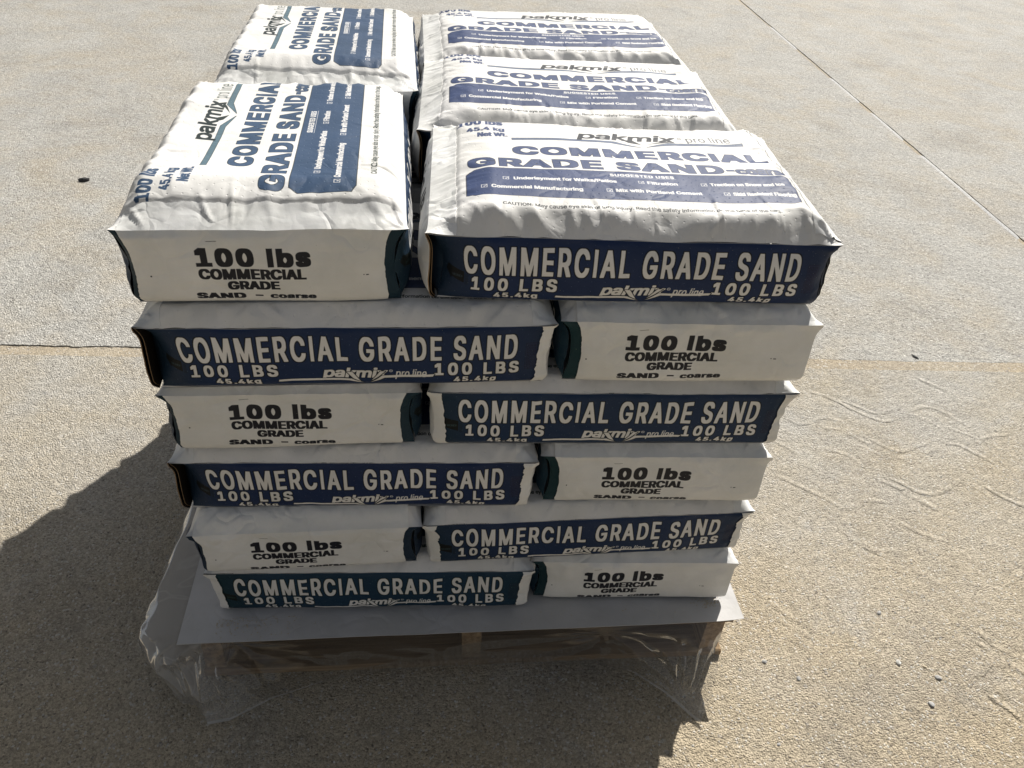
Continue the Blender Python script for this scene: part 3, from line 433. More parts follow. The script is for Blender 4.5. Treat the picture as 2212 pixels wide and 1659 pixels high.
def concrete(name, greyA, greyB, tan, tanlo, tanhi, grain, bumpk, ridges=False):
    m, N, Lk = newmat(name)
    out = nd(N, 'ShaderNodeOutputMaterial'); p = nd(N, 'ShaderNodeBsdfPrincipled'); Lk.new(p.outputs[0], out.inputs[0])
    tc = nd(N, 'ShaderNodeTexCoord'); V = tc.outputs['Object']
    def noise(sc, det=3, dist=0., rough=.55):
        n = nd(N, 'ShaderNodeTexNoise'); n.inputs['Scale'].default_value = sc; n.inputs['Detail'].default_value = det; n.inputs['Distortion'].default_value = dist; n.inputs['Roughness'].default_value = rough; Lk.new(V, n.inputs['Vector']); return n.outputs[0]
    def rng(s, a, b, c=0., d=1.):
        r = nd(N, 'ShaderNodeMapRange'); r.inputs[1].default_value = a; r.inputs[2].default_value = b; r.inputs[3].default_value = c; r.inputs[4].default_value = d; Lk.new(s, r.inputs[0]); return r.outputs[0]
    def mix(f, a, b, bt='MIX'):
        x = nd(N, 'ShaderNodeMix', data_type='RGBA', blend_type=bt)
        if isinstance(f, float): x.inputs[0].default_value = f
        else: Lk.new(f, x.inputs[0])
        for s, v in ((6, a), (7, b)):
            if isinstance(v, tuple): x.inputs[s].default_value = (*v, 1)
            else: Lk.new(v, x.inputs[s])
        return x.outputs[2]
    def math_(op, a, b):
        x = nd(N, 'ShaderNodeMath', operation=op)
        for s, v in ((0, a), (1, b)):
            if isinstance(v, float): x.inputs[s].default_value = v
            else: Lk.new(v, x.inputs[s])
        return x.outputs[0]
    c = mix(rng(noise(3.2, 5, .5), .35, .65), greyA, greyB)
    c = mix(rng(math_('ADD', math_('MULTIPLY', noise(1.7, 4, 1.2), .6), math_('MULTIPLY', noise(9, 4), .4)), tanlo, tanhi), c, tan)
    if ridges:      # tan sand leaked round the front, its tint also painting the shadow's warm brown
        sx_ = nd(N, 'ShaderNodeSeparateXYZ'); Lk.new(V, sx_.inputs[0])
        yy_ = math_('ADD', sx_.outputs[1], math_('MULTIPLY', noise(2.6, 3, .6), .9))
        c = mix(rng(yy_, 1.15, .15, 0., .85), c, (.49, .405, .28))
    # bluish-white scuffed patches
    c = mix(rng(noise(4.3, 6, .8, .7), .60, .74, 0., .35), c, (.50, .51, .52))
    # darker weathering blotches and faint streaks
    c = mix(rng(noise(2.3, 7, .4, .68), .52, .70, 0., .42), c, (.25, .235, .21))
    c = mix(rng(noise(11, 5, 2.2, .7), .60, .70, 0., .25), c, (.30, .26, .20))
    # grains
    vo = nd(N, 'ShaderNodeTexVoronoi'); vo.inputs['Scale'].default_value = grain; Lk.new(V, vo.inputs['Vector'])
    bw = nd(N, 'ShaderNodeSeparateColor'); Lk.new(vo.outputs['Color'], bw.inputs[0])
    g1 = rng(bw.outputs[0], 0., 1., .70, 1.20)
    g2 = rng(noise(grain * 1.9, 2), .3, .7, .76, 1.18)
    gg = math_('MULTIPLY', g1, g2)
    cc_ = nd(N, 'ShaderNodeCombineColor'); Lk.new(gg, cc_.inputs[0]); Lk.new(gg, cc_.inputs[1]); Lk.new(gg, cc_.inputs[2])
    c = mix(1.0, c, cc_.outputs[0], 'MULTIPLY')
    dk = math_('MULTIPLY', rng(bw.outputs[1], .965, .975), .55)                 # dark grit
    c = mix(dk, c, (.07, .06, .055))
    wh = math_('MULTIPLY', rng(bw.outputs[2], .955, .965), .5)                 # pale quartz
    c = mix(wh, c, (.72, .71, .68))
    vb = nd(N, 'ShaderNodeTexVoronoi'); vb.inputs['Scale'].default_value = grain * .27; Lk.new(V, vb.inputs['Vector'])
    sb = nd(N, 'ShaderNodeSeparateColor'); Lk.new(vb.outputs['Color'], sb.inputs[0])
    peb = math_('MULTIPLY', math_('GREATER_THAN', sb.outputs[0], .93), math_('LESS_THAN', vb.outputs['Distance'], .34))
    c = mix(math_('MULTIPLY', peb, .32), c, mix(sb.outputs[1], (.30, .30, .33), (.60, .57, .50)))
    Lk.new(c, p.inputs['Base Color']); p.inputs['Roughness'].default_value = .78; p.inputs['Specular IOR Level'].default_value = .35
    h = math_('ADD', math_('MULTIPLY', rng(vo.outputs['Distance'], 0., .7, 1., 0.), .55), math_('MULTIPLY', noise(grain * 1.1, 3), .9))
    h = math_('ADD', h, math_('MULTIPLY', peb, .6))
    h = math_('ADD', h, math_('MULTIPLY', noise(38, 4), 1.6))
    b = nd(N, 'ShaderNodeBump'); b.inputs['Strength'].default_value = 1.0; b.inputs['Distance'].default_value = bumpk; Lk.new(h, b.inputs['Height']); nr = b.outputs[0]
    if ridges:
        mp = nd(N, 'ShaderNodeMapping'); mp.vector_type = 'POINT'
        mp.inputs['Location'].default_value = (-gx0 / (gx1 - gx0), -gy0 / (gy1 - gy0), 0); mp.inputs['Scale'].default_value = (1 / (gx1 - gx0), 1 / (gy1 - gy0), 1); Lk.new(V, mp.inputs[0])
        ti = nd(N, 'ShaderNodeTexImage', image=IMG_RIDGE, interpolation='Cubic', extension='EXTEND'); Lk.new(mp.outputs[0], ti.inputs[0])
        b2 = nd(N, 'ShaderNodeBump'); b2.inputs['Strength'].default_value = 1.0; b2.inputs['Distance'].default_value = .012; Lk.new(ti.outputs[0], b2.inputs['Height']); Lk.new(nr, b2.inputs['Normal']); nr = b2.outputs[0]
    Lk.new(nr, p.inputs['Normal'])
    return m
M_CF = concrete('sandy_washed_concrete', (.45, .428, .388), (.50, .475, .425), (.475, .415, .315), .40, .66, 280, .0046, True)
M_CB = concrete('grey_washed_concrete', (.40, .390, .365), (.46, .450, .42), (.44, .395, .32), .44, .68, 205, .0044)
M_SAND = concrete('joint_sand', (.36, .31, .24), (.42, .37, .29), (.42, .35, .25), .40, .60, 260, .0025)
M_SEAL = concrete('joint_sealant', (.44, .44, .44), (.50, .50, .49), (.40, .38, .34), .60, .80, 300, .0006)
M_EARTH = concrete('far_ground', (.36, .35, .33), (.42, .41, .38), (.42, .37, .29), .5, .7, 200, .002)

def jy(x): return 1.017 - .036 * (x + .6)            # far edge line of the near slab
def jx(y): return 2.676 + .037 * y                   # the long joint on the right
def wob(t, s, a=.0018): return a * fbm(v3(t * 9, 0., 0.), 4, s) + a * .6 * perlin(v3(t * 45, 0., 0.), s + 5) + a * .3 * perlin(v3(t * 130, 0., 0.), s + 6)
far = 140.
g = grid_mesh('ground', [(np.array([[[-300, -300, -.034], [-300, 300, -.034]], [[300, -300, -.034], [300, 300, -.034]]], float), None, 0)], [M_EARTH])
tag(link('ground', g), 'wide open ground around the concrete yard', kind='structure')
def slab(nm, label, edges, mat):
    """edges: closed outline; top face at z=0 with 30 mm of thickness"""
    n = len(edges); V = [(x, y, 0) for x, y in edges] + [(x, y, -.033) for x, y in edges]
    Fs = [tuple(range(n))] + [(i, i + n, (i + 1) % n + n, (i + 1) % n) for i in range(n)]
    o = link(nm, poly_mesh(nm, V, Fs, [mat])); tag(o, label, kind='structure'); return o
JW = .050
def joint_x(off, x0, x1, s, a):
    xs = np.concatenate([np.linspace(x0, -1.6, 30, endpoint=False), np.linspace(-1.6, 2.6, 900, endpoint=False), np.linspace(2.6, x1, 40)]) if x0 < -1.6 else np.linspace(x0, x1, 300)
    return [(x, jy(x) + off + float(q)) for x, q in zip(xs, wob(xs, s, a))]
def joint_y(off, y0, y1, s, a):
    ys = np.concatenate([np.linspace(y0, 1, 100, endpoint=False), np.linspace(1, 6, 900, endpoint=False), np.linspace(6, y1, 60)]) if y1 > 6 else np.linspace(y0, y1, 120)
    return [(jx(y) + off + float(q), y) for y, q in zip(ys, wob(ys, s, a))]
XR = jx(1) - .012; XL2 = jx(1) + .012
low = joint_x(-JW / 2, -far, jx(.9) - .012, 1, .0012); up = joint_x(JW / 2, -far, jx(.95) - .012, 2, .0050)
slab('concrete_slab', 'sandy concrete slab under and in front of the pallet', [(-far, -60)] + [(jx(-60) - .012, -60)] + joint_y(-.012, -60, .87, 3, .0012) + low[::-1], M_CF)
slab('concrete_slab', 'grey concrete slab behind the pallet, left of the long joint', up + joint_y(-.012, .97, 60, 4, .0022) + [(-far, 60)], M_CB)
slab('concrete_slab', 'grey concrete slab right of the long joint', joint_y(.012, -60, 60, 5, .0022) + [(far, 60), (far, -60)], M_CB)
# the cross joint is packed with sand, the long one with grey sealant where the sand has not covered it
xs = np.linspace(-6, 2.70, 900); Pj = np.zeros((7, len(xs), 3))
for i, f in enumerate(np.linspace(-1, 1, 7)):
    Pj[i, :, 0] = xs; Pj[i, :, 1] = jy(xs) + f * .031
    Pj[i, :, 2] = -.0022 + .0018 * (abs(f) ** 2) + .0016 * fbm(v3(xs * 22, f * 1.3, 0.), 3, 40 + i) - (.0026 * f)
    Pj[i, :, 2] = np.minimum(Pj[i, :, 2] + np.clip((xs - .2) / .8, 0, 1) * .0030, -.0003)
tag(link('joint_sand', grid_mesh('joint_sand', [(Pj, None, 0)], [M_SAND])), 'tan sand packed in the cross joint between the slabs', kind='structure')
ys = np.linspace(.6, 8, 900); Pj = np.zeros((5, len(ys), 3))
for i, f in enumerate(np.linspace(-1, 1, 5)):
    Pj[i, :, 0] = jx(ys) + f * .016; Pj[i, :, 1] = ys; Pj[i, :, 2] = -.0045 + .0018 * fbm(v3(ys * 8, f * 2, 0.), 3, 60)
tag(link('joint_sand', grid_mesh('joint_sand', [(Pj, None, 0)], [M_SAND])), 'tan sand lying in the long joint on the right', kind='structure')
for a, b in ((.6, 1.72), (1.775, 2.675), (2.854, 3.281), (3.419, 3.898), (4.5, 5.1)):
    ys = np.linspace(a, b, 160); Pj = np.zeros((5, len(ys), 3))
    end = np.clip(np.minimum(ys - a, b - ys) / .04, 0, 1)
    for i, f in enumerate(np.linspace(-1, 1, 5)):
        Pj[i, :, 0] = jx(ys) + .001 + f * .0098 + wob(ys, 70, .0015); Pj[i, :, 1] = ys; Pj[i, :, 2] = -.0055 + end * .0045 - .0012 * f * f
    tag(link('joint_sealant', grid_mesh('joint_sealant', [(Pj, None, 0)], [M_SEAL])), 'grey sealant strip showing in the long joint on the right', kind='structure')

# ------------------------------------------------------------------ pallet
pal = bpy.data.objects.new('wooden_pallet', None); C.objects.link(pal); pal.location = (.465, .55, 0)
tag(pal, 'weathered wooden pallet under the stack, seen through clear film', 'pallet')
def board(name, sx, sy, sz, seed, axis='x', mat=None):
    """a sawn board with uneven edges and worn corners"""
    n = 40; t = np.linspace(-1, 1, n); ring = []
    c = .0022
    prof = [(-1, -1 + c / sz * 2), (-1 + c / sy * 2, -1), (1 - c / sy * 2, -1), (1, -1 + c / sz * 2), (1, 1 - c / sz * 2), (1 - c / sy * 2, 1), (-1 + c / sy * 2, 1), (-1, 1 - c / sz * 2), (-1, -1 + c / sz * 2)]
    P = np.zeros((len(prof), n, 3))
    for i, (a, b) in enumerate(prof):
        P[i, :, 0] = t * sx / 2; P[i, :, 1] = a * sy / 2 + .0016 * perlin(v3(t * sx * 9, a * 3, b * 3), seed); P[i, :, 2] = b * sz / 2 + .0009 * perlin(v3(t * sx * 12, a * 2, b * 3), seed + 3)
    e = []
    for s in (0, -1):
        ctr = np.zeros((len(prof), 2, 3)); ctr[:, 0] = P[:, s]; ctr[:, 1] = P[:-1, s].mean(0); 
        ctr[:, 1, 0] += (.0 if s == 0 else 0)
        e.append((ctr, None, 0))
    me = grid_mesh(name, [(P, None, 0)] + e, [mat or M_WOOD], smooth=False)
    o = link(name, me, pal)
    if axis == 'y': o.rotation_euler.z = math.pi / 2
    return o
def setl(o, x, y, z): o.location = (x - .465, y - .55, z)
for i, (y, w_) in enumerate([(.008, .10), (.555, .09), (1.09, .10)]): setl(board('bottom_board', .992, w_, .0165, 3 + i, mat=M_WOOD2), .465, y, .0085)
for i, x in enumerate([-.008, .465, .935]): setl(board('stringer', 1.16, .036, .090, 10 + i, 'y', M_WOOD2), x, .545, .0620)
for i, y in enumerate([.006, .19, .37, .55, .73, .91, 1.09]): setl(board('deck_board', .996 - .006 * (i % 3), .098, .0170, 20 + i), .465, y, .1160)

# slip sheet on the pallet
nx, ny = 160, 150; X, Y = np.meshgrid(np.linspace(0, 1, nx), np.linspace(0, 1, ny))
px_ = -.055 + X * 1.031 + (Y - 0) * -.012; py_ = -.060 + .006 * X + Y * 1.235
ed = np.exp(-(Y * 1.235) / .030)
pz_ = .1282 + ed * (.0045 * np.abs(perlin(v3(X * 3.7, .3, .2), 31)) - .0006 + .0010 * np.abs(perlin(v3(X * 11, .3, .2), 32))) + np.clip((X - .955) / .045, 0, 1) ** 1.5 * .004
pz_ = pz_ - .0012 * np.clip((.05 - X) / .05, 0, 1) ** 2
sl = link('slip_sheet', grid_mesh('slip_sheet', [(np.stack([px_, py_, pz_], -1), np.stack([X, Y], -1), 0), (np.stack([px_, py_, pz_ - .0011], -1)[:, ::-1], np.stack([X, Y], -1), 0),
      (np.stack([np.stack([px_[0], py_[0], pz_[0]], -1), np.stack([px_[0], py_[0], pz_[0] - .0011], -1)]), None, 0), (np.stack([np.stack([px_[:, -1], py_[:, -1], pz_[:, -1]], -1), np.stack([px_[:, -1], py_[:, -1], pz_[:, -1] - .0011], -1)]), None, 0)], [M_SLIP]))
tag(sl, 'pale grey card slip sheet lying on the pallet beneath the bottom layer', 'slip sheet')

# clear film hanging round the pallet
st = [  # s, top(x,y,z), mid, bottom
    ((.02, 1.13, .1255), (-.060, 1.14, .110), (-.085, 1.15, .020)),
    ((-.02, .90, .1255), (-.085, .90, .108), (-.100, .90, .010)),
    ((-.02, .60, .1255), (-.092, .60, .110), (-.104, .60, .006)),
    ((-.03, .30, .1255), (-.100, .28, .112), (-.106, .30, .006)),
    ((-.035, .10, .1255), (-.106, .08, .112), (-.104, .07, .006)),
    ((-.040, .0, .1250), (-.116, -.035, .104), (-.092, -.050, .010)),
    ((-.042, -.038, .1245), (-.088, -.066, .092), (-.060, -.098, .008)),
    ((-.035, -.050, .1238), (-.058, -.074, .080), (-.030, -.104, .007)),
    ((-.015, -.052, .1225), (-.020, -.078, .072), (-.006, -.140, .003)),
    ((.015, -.052, .1225), (.012, -.074, .070), (.030, -.134, .003)),
    ((.070, -.052, .1225), (.080, -.066, .068), (.100, -.098, .008)),
    ((.170, -.051, .1228), (.175, -.060, .066), (.185, -.072, .012)),
    ((.270, -.050, .1232), (.270, -.056, .064), (.275, -.058, .016)),
    ((.420, -.050, .1235), (.420, -.054, .066), (.420, -.054, .018)),
    ((.580, -.050, .1235), (.580, -.055, .070), (.580, -.056, .020)),
    ((.700, -.050, .1235), (.705, -.058, .074), (.715, -.062, .018)),
    ((.780, -.050, .1235), (.785, -.068, .076), (.775, -.080, .014)),
    ((.850, -.050, .1235), (.850, -.082, .078), (.830, -.125, .009)),
    ((.900, -.050, .1240), (.895, -.096, .074), (.866, -.168, .004)),
    ((.940, -.048, .1245), (.922, -.098, .070), (.882, -.184, .003)),
]
st = np.array(st); nS = 420; nT = 64
k = np.linspace(0, len(st) - 1, nS); k0 = np.clip(np.floor(k).astype(int), 0, len(st) - 2); f = (k - k0)[:, None, None]
f = f * f * (3 - 2 * f) * .5 + f * .5
S = st[k0] * (1 - f) + st[k0 + 1] * f
t = np.linspace(0, 1, nT)[None, :, None]
P = S[:, 0:1] * (1 - t) ** 2 + (2 * S[:, 1:2] - .5 * (S[:, 0:1] + S[:, 2:3])) * 2 * t * (1 - t) + S[:, 2:3] * t ** 2
ss = k[:, None] * np.ones((1, nT)); tt = t[0, :, 0][None] * np.ones((nS, 1))
out_dir = np.where(ss[..., None] < 5, np.array([-1., 0, .2]), np.array([0., -1, .25])); 
fold = (1 - np.abs(perlin(v3(ss * .55 + tt * 1.1, tt * .8, 0.), 77)) * 2.0) * .015 + (1 - np.abs(perlin(v3(ss * 1.5 - tt * 2.2, tt * 1.4, 4.), 78)) * 1.8) * .005 + (1 - np.abs(perlin(v3(ss * 2.4 + tt * 1., tt * 4.6, 2.), 79)) * 2) * .0010
def fan(ps, pt, m_, amp, seed):
    a = (ss - ps) * .055; b = (tt - pt) * .13; th = np.arctan2(b, a) * m_ + perlin(v3(ss * .4, tt * .7, 0.), seed) * .8; rr_ = np.hypot(a, b)
    tri = np.abs(th - np.round(th)) * 2
    return (tri - .5) * amp * np.clip(rr_ / .05, 0, 1) * np.exp(-(rr_ / .16) ** 2)
fold = fold + fan(15.2, .12, 1.9, .020, 81) + fan(17.6, .95, 2.3, .014, 82) + fan(9.6, .05, 1.5, .010, 83) + fan(4.6, .35, .9, .008, 85)
msk = np.clip(tt * 3, 0, 1) * np.clip((1 - tt) * 4 + .04, 0, 1) * (.22 + .78 * np.clip(np.abs(ss - 13.2) / 4 - .3, 0, 1))
P = P + out_dir * (fold * msk)[..., None]
P[..., 2] = np.maximum(P[..., 2], .0025)
P[..., 2] = np.minimum(P[..., 2], .1256)
fl = link('plastic_film', grid_mesh('plastic_film', [(P, np.stack([ss / 20, tt], -1), 0)], [M_FILM]))
tag(fl, 'clear crumpled plastic film hanging round the pallet from under the slip sheet', 'plastic film')

# ------------------------------------------------------------------ sacks
H = .12968
def sack_geometry(seed, corners, q=1.0, top=False, Ld=.562, Wd=.374, lean=(0, 0), drop=0.):
    """corners: {(sx,sy): 'open'|'wrap'|'plain'}; returns the body mesh and the two end cap meshes"""
    rs = np.random.RandomState(seed)
    cross = top and lean[1] > 0; zc0 = H - (.0240 if cross else .0215) - drop; dome = (.041 if cross else .036) if top else .0212 + drop
    ry, rx = ((.043, .085) if cross else (.037, .085)) if top else (.030, .034)
    creases = []
    for _ in range(26 if top else 16):
        e = rs.randint(4); a = rs.uniform(-1, 1)
        p0 = {0: (a * Ld / 2, -Wd / 2), 1: (a * Ld / 2, Wd / 2), 2: (-Ld / 2, a * Wd / 2), 3: (Ld / 2, a * Wd / 2)}[e]
        ang = {0: 90, 1: -90, 2: 0, 3: 180}[e] + rs.uniform(-38, 38); ln = rs.uniform(.03, .12)
        creases.append((p0, (math.cos(math.radians(ang)), math.sin(math.radians(ang))), ln, rs.uniform(.004, .010), rs.uniform(.0008, .0030) * rs.choice([-1, 1, 1])))
    for e in (0, 1, 2, 3):                      # short sharp folds over the crease, where the paper is gathered
        for _ in range(9 if (not top or (e == 0 and cross)) else 3):
            a = rs.uniform(-.95, .95); p0 = {0: (a * Ld / 2, -Wd / 2), 1: (a * Ld / 2, Wd / 2), 2: (-Ld / 2, a * Wd / 2), 3: (Ld / 2, a * Wd / 2)}[e]
            ang = {0: 90, 1: -90, 2: 0, 3: 180}[e] + rs.normal(0, 26)
            creases.append((p0, (math.cos(math.radians(ang)), math.sin(math.radians(ang))), rs.uniform(.035, .085), rs.uniform(.0035, .0075), rs.uniform(.0030, .0065) * (1 if not top else .7)))
    for sx in (-1, 1):
        for sy in (-1, 1):                      # folds running in from each corner
            for _ in range(3):
                ang = math.atan2(-sy * Wd, -sx * Ld) + rs.uniform(-.5, .5)
                creases.append(((sx * Ld / 2, sy * Wd / 2), (math.cos(ang), math.sin(ang)), rs.uniform(.05, .13), rs.uniform(.005, .009), rs.uniform(.0012, .0030)))
    def pos(X, Y, Zh, face, rough=1.):
        X, Y, Zh = [np.asarray(a, float) for a in np.broadcast_arrays(X, Y, Zh)]
        x = X * Ld / 2; y = Y * Wd / 2
        ib = .008 * np.maximum(0, 1 - Zh / .16) ** 2
        x = x - X * ib; y = y - Y * ib
        bl = (.0110 if top else .0050) * 4 * Zh * (1 - Zh)
        y = y + Y * bl * (1 - X ** 6); x = x + X * bl * (1 - Y ** 6) * np.where((X < 0) & (top and lean[1] > 0), 1.5, .7)
        m = np.clip(4 * Zh * (1 - Zh), 0, 1) ** .6
        sgx = np.where(X < 0, -1, 1); sgy = np.where(Y < 0, -1, 1)
        for (sx, sy), kd in corners.items():
            c = {'open': .020, 'wrap': .007, 'plain': .009, 'navy': .016}[kd]; rr = {'open': .050, 'navy': .040}.get(kd, .026)
            w_ = ((sgx == sx) & (sgy == sy)) * m
            ax = np.clip((np.abs(X) * Ld / 2 - (Ld / 2 - rr)) / rr, 0, 1) ** 2; ay = np.clip((np.abs(Y) * Wd / 2 - (Wd / 2 - rr)) / rr, 0, 1) ** 2
            y = y - sy * w_ * c * ax * np.abs(Y) ** 4; x = x - sx * w_ * c * ay * np.abs(X) ** 4 * .8
        lip = .0016 * np.exp(-((1 - Zh) / .07) ** 2)
        y = y + np.sign(Y) * lip * np.abs(Y) ** 10; x = x + np.sign(X) * lip * np.abs(X) ** 10
        ear = np.abs(X) ** 30 * np.abs(Y) ** 18 * np.exp(-((1 - Zh) / .12) ** 2)
        x = x + sgx * ear * .0035; y = y + sgy * ear * .0035
        zc = zc0 + (.0020 * perlin(v3(x * 6, y * 6, 0.), seed) + .0011 * perlin(v3(x * 19, y * 19, 0.), seed + 1)) * (Zh > .5) + (lean[0] * X + lean[1] * Y) * (Zh > .02)
        z = Zh * zc + ear * .004 + np.maximum(0, 1 - Zh / .5) ** 2 * .0034 * (perlin(v3(x * 5.5, y * 5.5, 2.), seed + 3) + .45 * (face != 'bot'))
        dx = Ld / 2 * (1 - np.abs(X)); dy = Wd / 2 * (1 - np.abs(Y))
        if face == 'top':
            gxx = 1 - np.clip(1 - dx / np.where((X > 0) & cross, .045, rx), 0, 1) ** 1.5; gyy = 1 - np.clip(1 - dy / np.where(Y > 0, ry * (.75 if top else 1), ry), 0, 1) ** (1.6 if top else 1.5)
            if cross:                            # a long shallow fall towards the front, then the slack paper drops to the crease
                fr_ = .48 * (1 - np.clip(1 - dy / .14, 0, 1) ** 1.8) + .52 * (1 - np.clip(1 - dy / .032, 0, 1) ** 1.4)
                gyy = np.where(Y < 0, fr_, gyy)
            gg = gxx * gyy
            z = z + dome * gg * (1 - (.42 * (Y * .5 + .5) if cross else 0))
            if top:                              # the fold of paper standing behind the ledge of each end cap
                lw_ = .0345 + .0035 * perlin(v3(Y * 5 * Wd / 2 * 5, 0., sgx), seed + 20)
                z = z + (.0030 * np.clip((dx - lw_) / .004, 0, 1) * np.exp(-np.clip(dx - lw_ - .004, 0, 1) / .05) - .0015 * np.exp(-((dx - lw_ + .012) / .014) ** 2)) * np.clip(dy / .012, 0, 1) * np.where((X > 0) & cross, .15, 1)
            ff = 1.0 if top else .75
            # fluting of slack paper on the slope behind each long crease
            rd = lambda a: 1 - np.abs(a) * 2.4
            u_ = x + .35 * dy * np.sign(perlin(v3(x * 3, Y * 0 + sgy, 0.), seed + 2))
            my = np.exp(-((dy - (.018 if top else .015)) / (.014 if top else .012)) ** 2) * np.clip(dx / .03, 0, 1); my = my * (np.where(Y > 0, .25, 1.25) if cross else 1 if top else 1.7)
            z = z + ff * my * (.0040 * rd(perlin(v3(u_ * 17, dy * 9, sgy * 3.), seed + 5)) + .0022 * rd(perlin(v3(u_ * 38, dy * 14, sgy * 3.), seed + 6)))
            mx = (np.exp(-((dx - .045) / .030) ** 2) if top else 1.7 * np.exp(-((dx - .015) / .012) ** 2)) * np.clip(dy / .03, 0, 1)
            z = z + ff * mx * (.0028 * rd(perlin(v3(y * 17, dx * 9, sgx * 3.), seed + 7)) + .0015 * rd(perlin(v3(y * 40, dx * 14, sgx * 3.), seed + 8)))
            inner = np.clip(np.minimum(dx, dy) / .02, 0, 1)
            z = z + inner * ff * (.0030 * perlin(v3(x * 5, y * 6, 1.), seed + 9) + .0009 * perlin(v3(x * 15, y * 17, 1.), seed + 10))
            for (p0, d, ln, wd, am) in creases:
                rx_, ry_ = x - p0[0], y - p0[1]; a = rx_ * d[0] + ry_ * d[1]; b = -rx_ * d[1] + ry_ * d[0]
                wv = wd * (.4 + .9 * np.clip(a / ln, 0, 1))
                tr = np.clip(a / .012, 0, 1) * np.clip(1 - a / ln, 0, 1)
                z = z + ff * am * tr * (np.maximum(0, 1 - np.abs(b) / wv) - .4 * np.maximum(0, 1 - np.abs(b - wv) / wv))
            if not top: z = np.minimum(z, H - .0006 + .0004 * perlin(v3(x * 30, y * 30, 0), seed))
        else:
            mz = np.clip(Zh / .15, 0, 1) * np.clip((1 - Zh) / .06, 0, 1)
            n = .0034 * perlin(v3(x * 8, y * 8, z * 12), seed + 11) + .0013 * perlin(v3(x * 26, y * 26, z * 26), seed + 12) + .0009 * (1 - 2.2 * np.abs(perlin(v3(x * 30 + z * 25, y * 30, z * 9), seed + 13)))
            # puckers hanging from the crease
            pk = np.exp(-((1 - Zh) / .28) ** 2) * ((1 - 2 * np.abs(perlin(v3(x * 28, y * 28, z * 5), seed + 14))) * .0022 + (1 - 3 * np.abs(perlin(v3(x * 13, y * 13, z * 4), seed + 17))) * .0016)
            # crushed corners
            cr = np.clip(1 - (dx if face in ('f', 'b') else dy) / .045, 0, 1) * (1 - 2 * np.abs(perlin(v3(x * 22, y * 22, z * 32), seed + 15))) * .0030
            opn = np.zeros(X.shape)
            for (sx, sy), kd in corners.items():
                if kd == 'open': opn = np.maximum(opn, ((sgx == sx) & (sgy == sy)) * np.clip(1 - np.maximum(dx, dy) / .06, 0, 1))
            nn = (n * (1 - .6 * opn) + (pk + cr) * (1 - opn)) * mz * rough
            if face in ('f', 'b'): y = y + sgy * nn
            else: x = x + sgx * nn
        return v3(x, y, z)
    nx = int(158 * q); ny = int(104 * q); nz = int(34 * q)
    lx = np.linspace(-1, 1, nx); ly = np.linspace(-1, 1, ny); lz = np.linspace(0, 1, nz)
    lx = np.sign(lx) * (1 - (1 - np.abs(lx)) ** 1.15); ly = np.sign(ly) * (1 - (1 - np.abs(ly)) ** 1.15)
    A = cv.h / cv.S
    def UV(u, v): return np.stack([u / SL, 1 - v / A], -1)
    grids = []
    X, Y = np.meshgrid(lx, ly); vt = (.5 - Y * .5) * SW; vt = vt - (.016 if cross else 0) * np.sin(np.pi * (vt / SW) ** 1.3)
    grids.append((pos(X, Y, 1., 'top'), UV((X * .5 + .5) * SL, vt), 0))
    X, Zz = np.meshgrid(lx, lz)
    grids.append((pos(X, -1., Zz, 'f'), UV((X * .5 + .5) * SL, SW + (1 - Zz) * SH), 0))
    grids.append((pos(X, 1., Zz, 'b')[:, ::-1], UV((.5 - X * .5) * SL, SW + (1 - Zz) * SH)[:, ::-1], 0))
    Y, Zz = np.meshgrid(ly, lz)
    g_ = np.stack([np.full(Y.shape, .75), np.full(Y.shape, .012)], -1)
    grids.append((pos(-1., Y, Zz, 'e')[:, ::-1], g_, 0)); grids.append((pos(1., Y, Zz, 'e'), g_, 0))
    X, Y = np.meshgrid([-1, 1], [-1, 1]); wv = np.stack([np.full(X.shape, .25), np.full(X.shape, .012)], -1)
    grids.append((pos(X, Y, 0., 'bot')[:, ::-1], wv, 0))
    body = grid_mesh('sack_body', grids, [M_SACK])
    caps = []; CA = LEDGE + SH
    for sx in (-1, 1):
        kinds = {sy: corners.get((sx, sy), 'plain') for sy in (-1, 1)}
        stop = {'open': 1., 'wrap': 1., 'plain': .955, 'navy': .895}
        lo = -stop[kinds[-1]]; hi = stop[kinds[1]]
        n = int(100 * q); m1 = int(32 * q); m2 = 12
        yl = np.linspace(lo, hi, n); zl = np.linspace(.015, 1, m1)
        Yg, Zg = np.meshgrid(yl, zl)
        for sy in (-1, 1):
            if kinds[sy] in ('navy', 'plain'):
                jag = (.0035 * perlin(v3(zl * 6, 0., sy), seed + 25) + .0012 * perlin(v3(zl * 30, 0., sy), seed + 26)) * (1 - zl ** 6) / (Wd / 2)
                Yg = Yg + sy * jag[:, None] * np.clip(sy * Yg, 0, 1) ** 4
        P1 = pos(float(sx), Yg, Zg, 'e', 1.); off = .0026
        gap = 0
        for sy in (-1, 1):
            if kinds[sy] == 'open': gap = gap + .007 * np.sin(np.pi * Zg ** .8) * np.exp(-(1 - sy * Yg) * Wd / 2 / .055) + .010 * np.clip(4 * Zg * (1 - Zg), 0, 1) ** .6 * np.clip((sy * Yg * Wd / 2 - (Wd / 2 - .06)) / .06, 0, 1) ** 2
        P1[..., 0] += sx * (off + gap)
        # keep the free edge of an open cap out at the face of the sack
        for sy in (-1, 1):
            if kinds[sy] == 'open':
                c = np.clip((sy * Yg - .75) / .25, 0, 1) ** 2; P1[..., 1] += sy * (.003 * c + .0195 * np.clip(4 * Zg * (1 - Zg), 0, 1) ** .6 * np.clip(sy * Yg, 0, 1) ** 4)
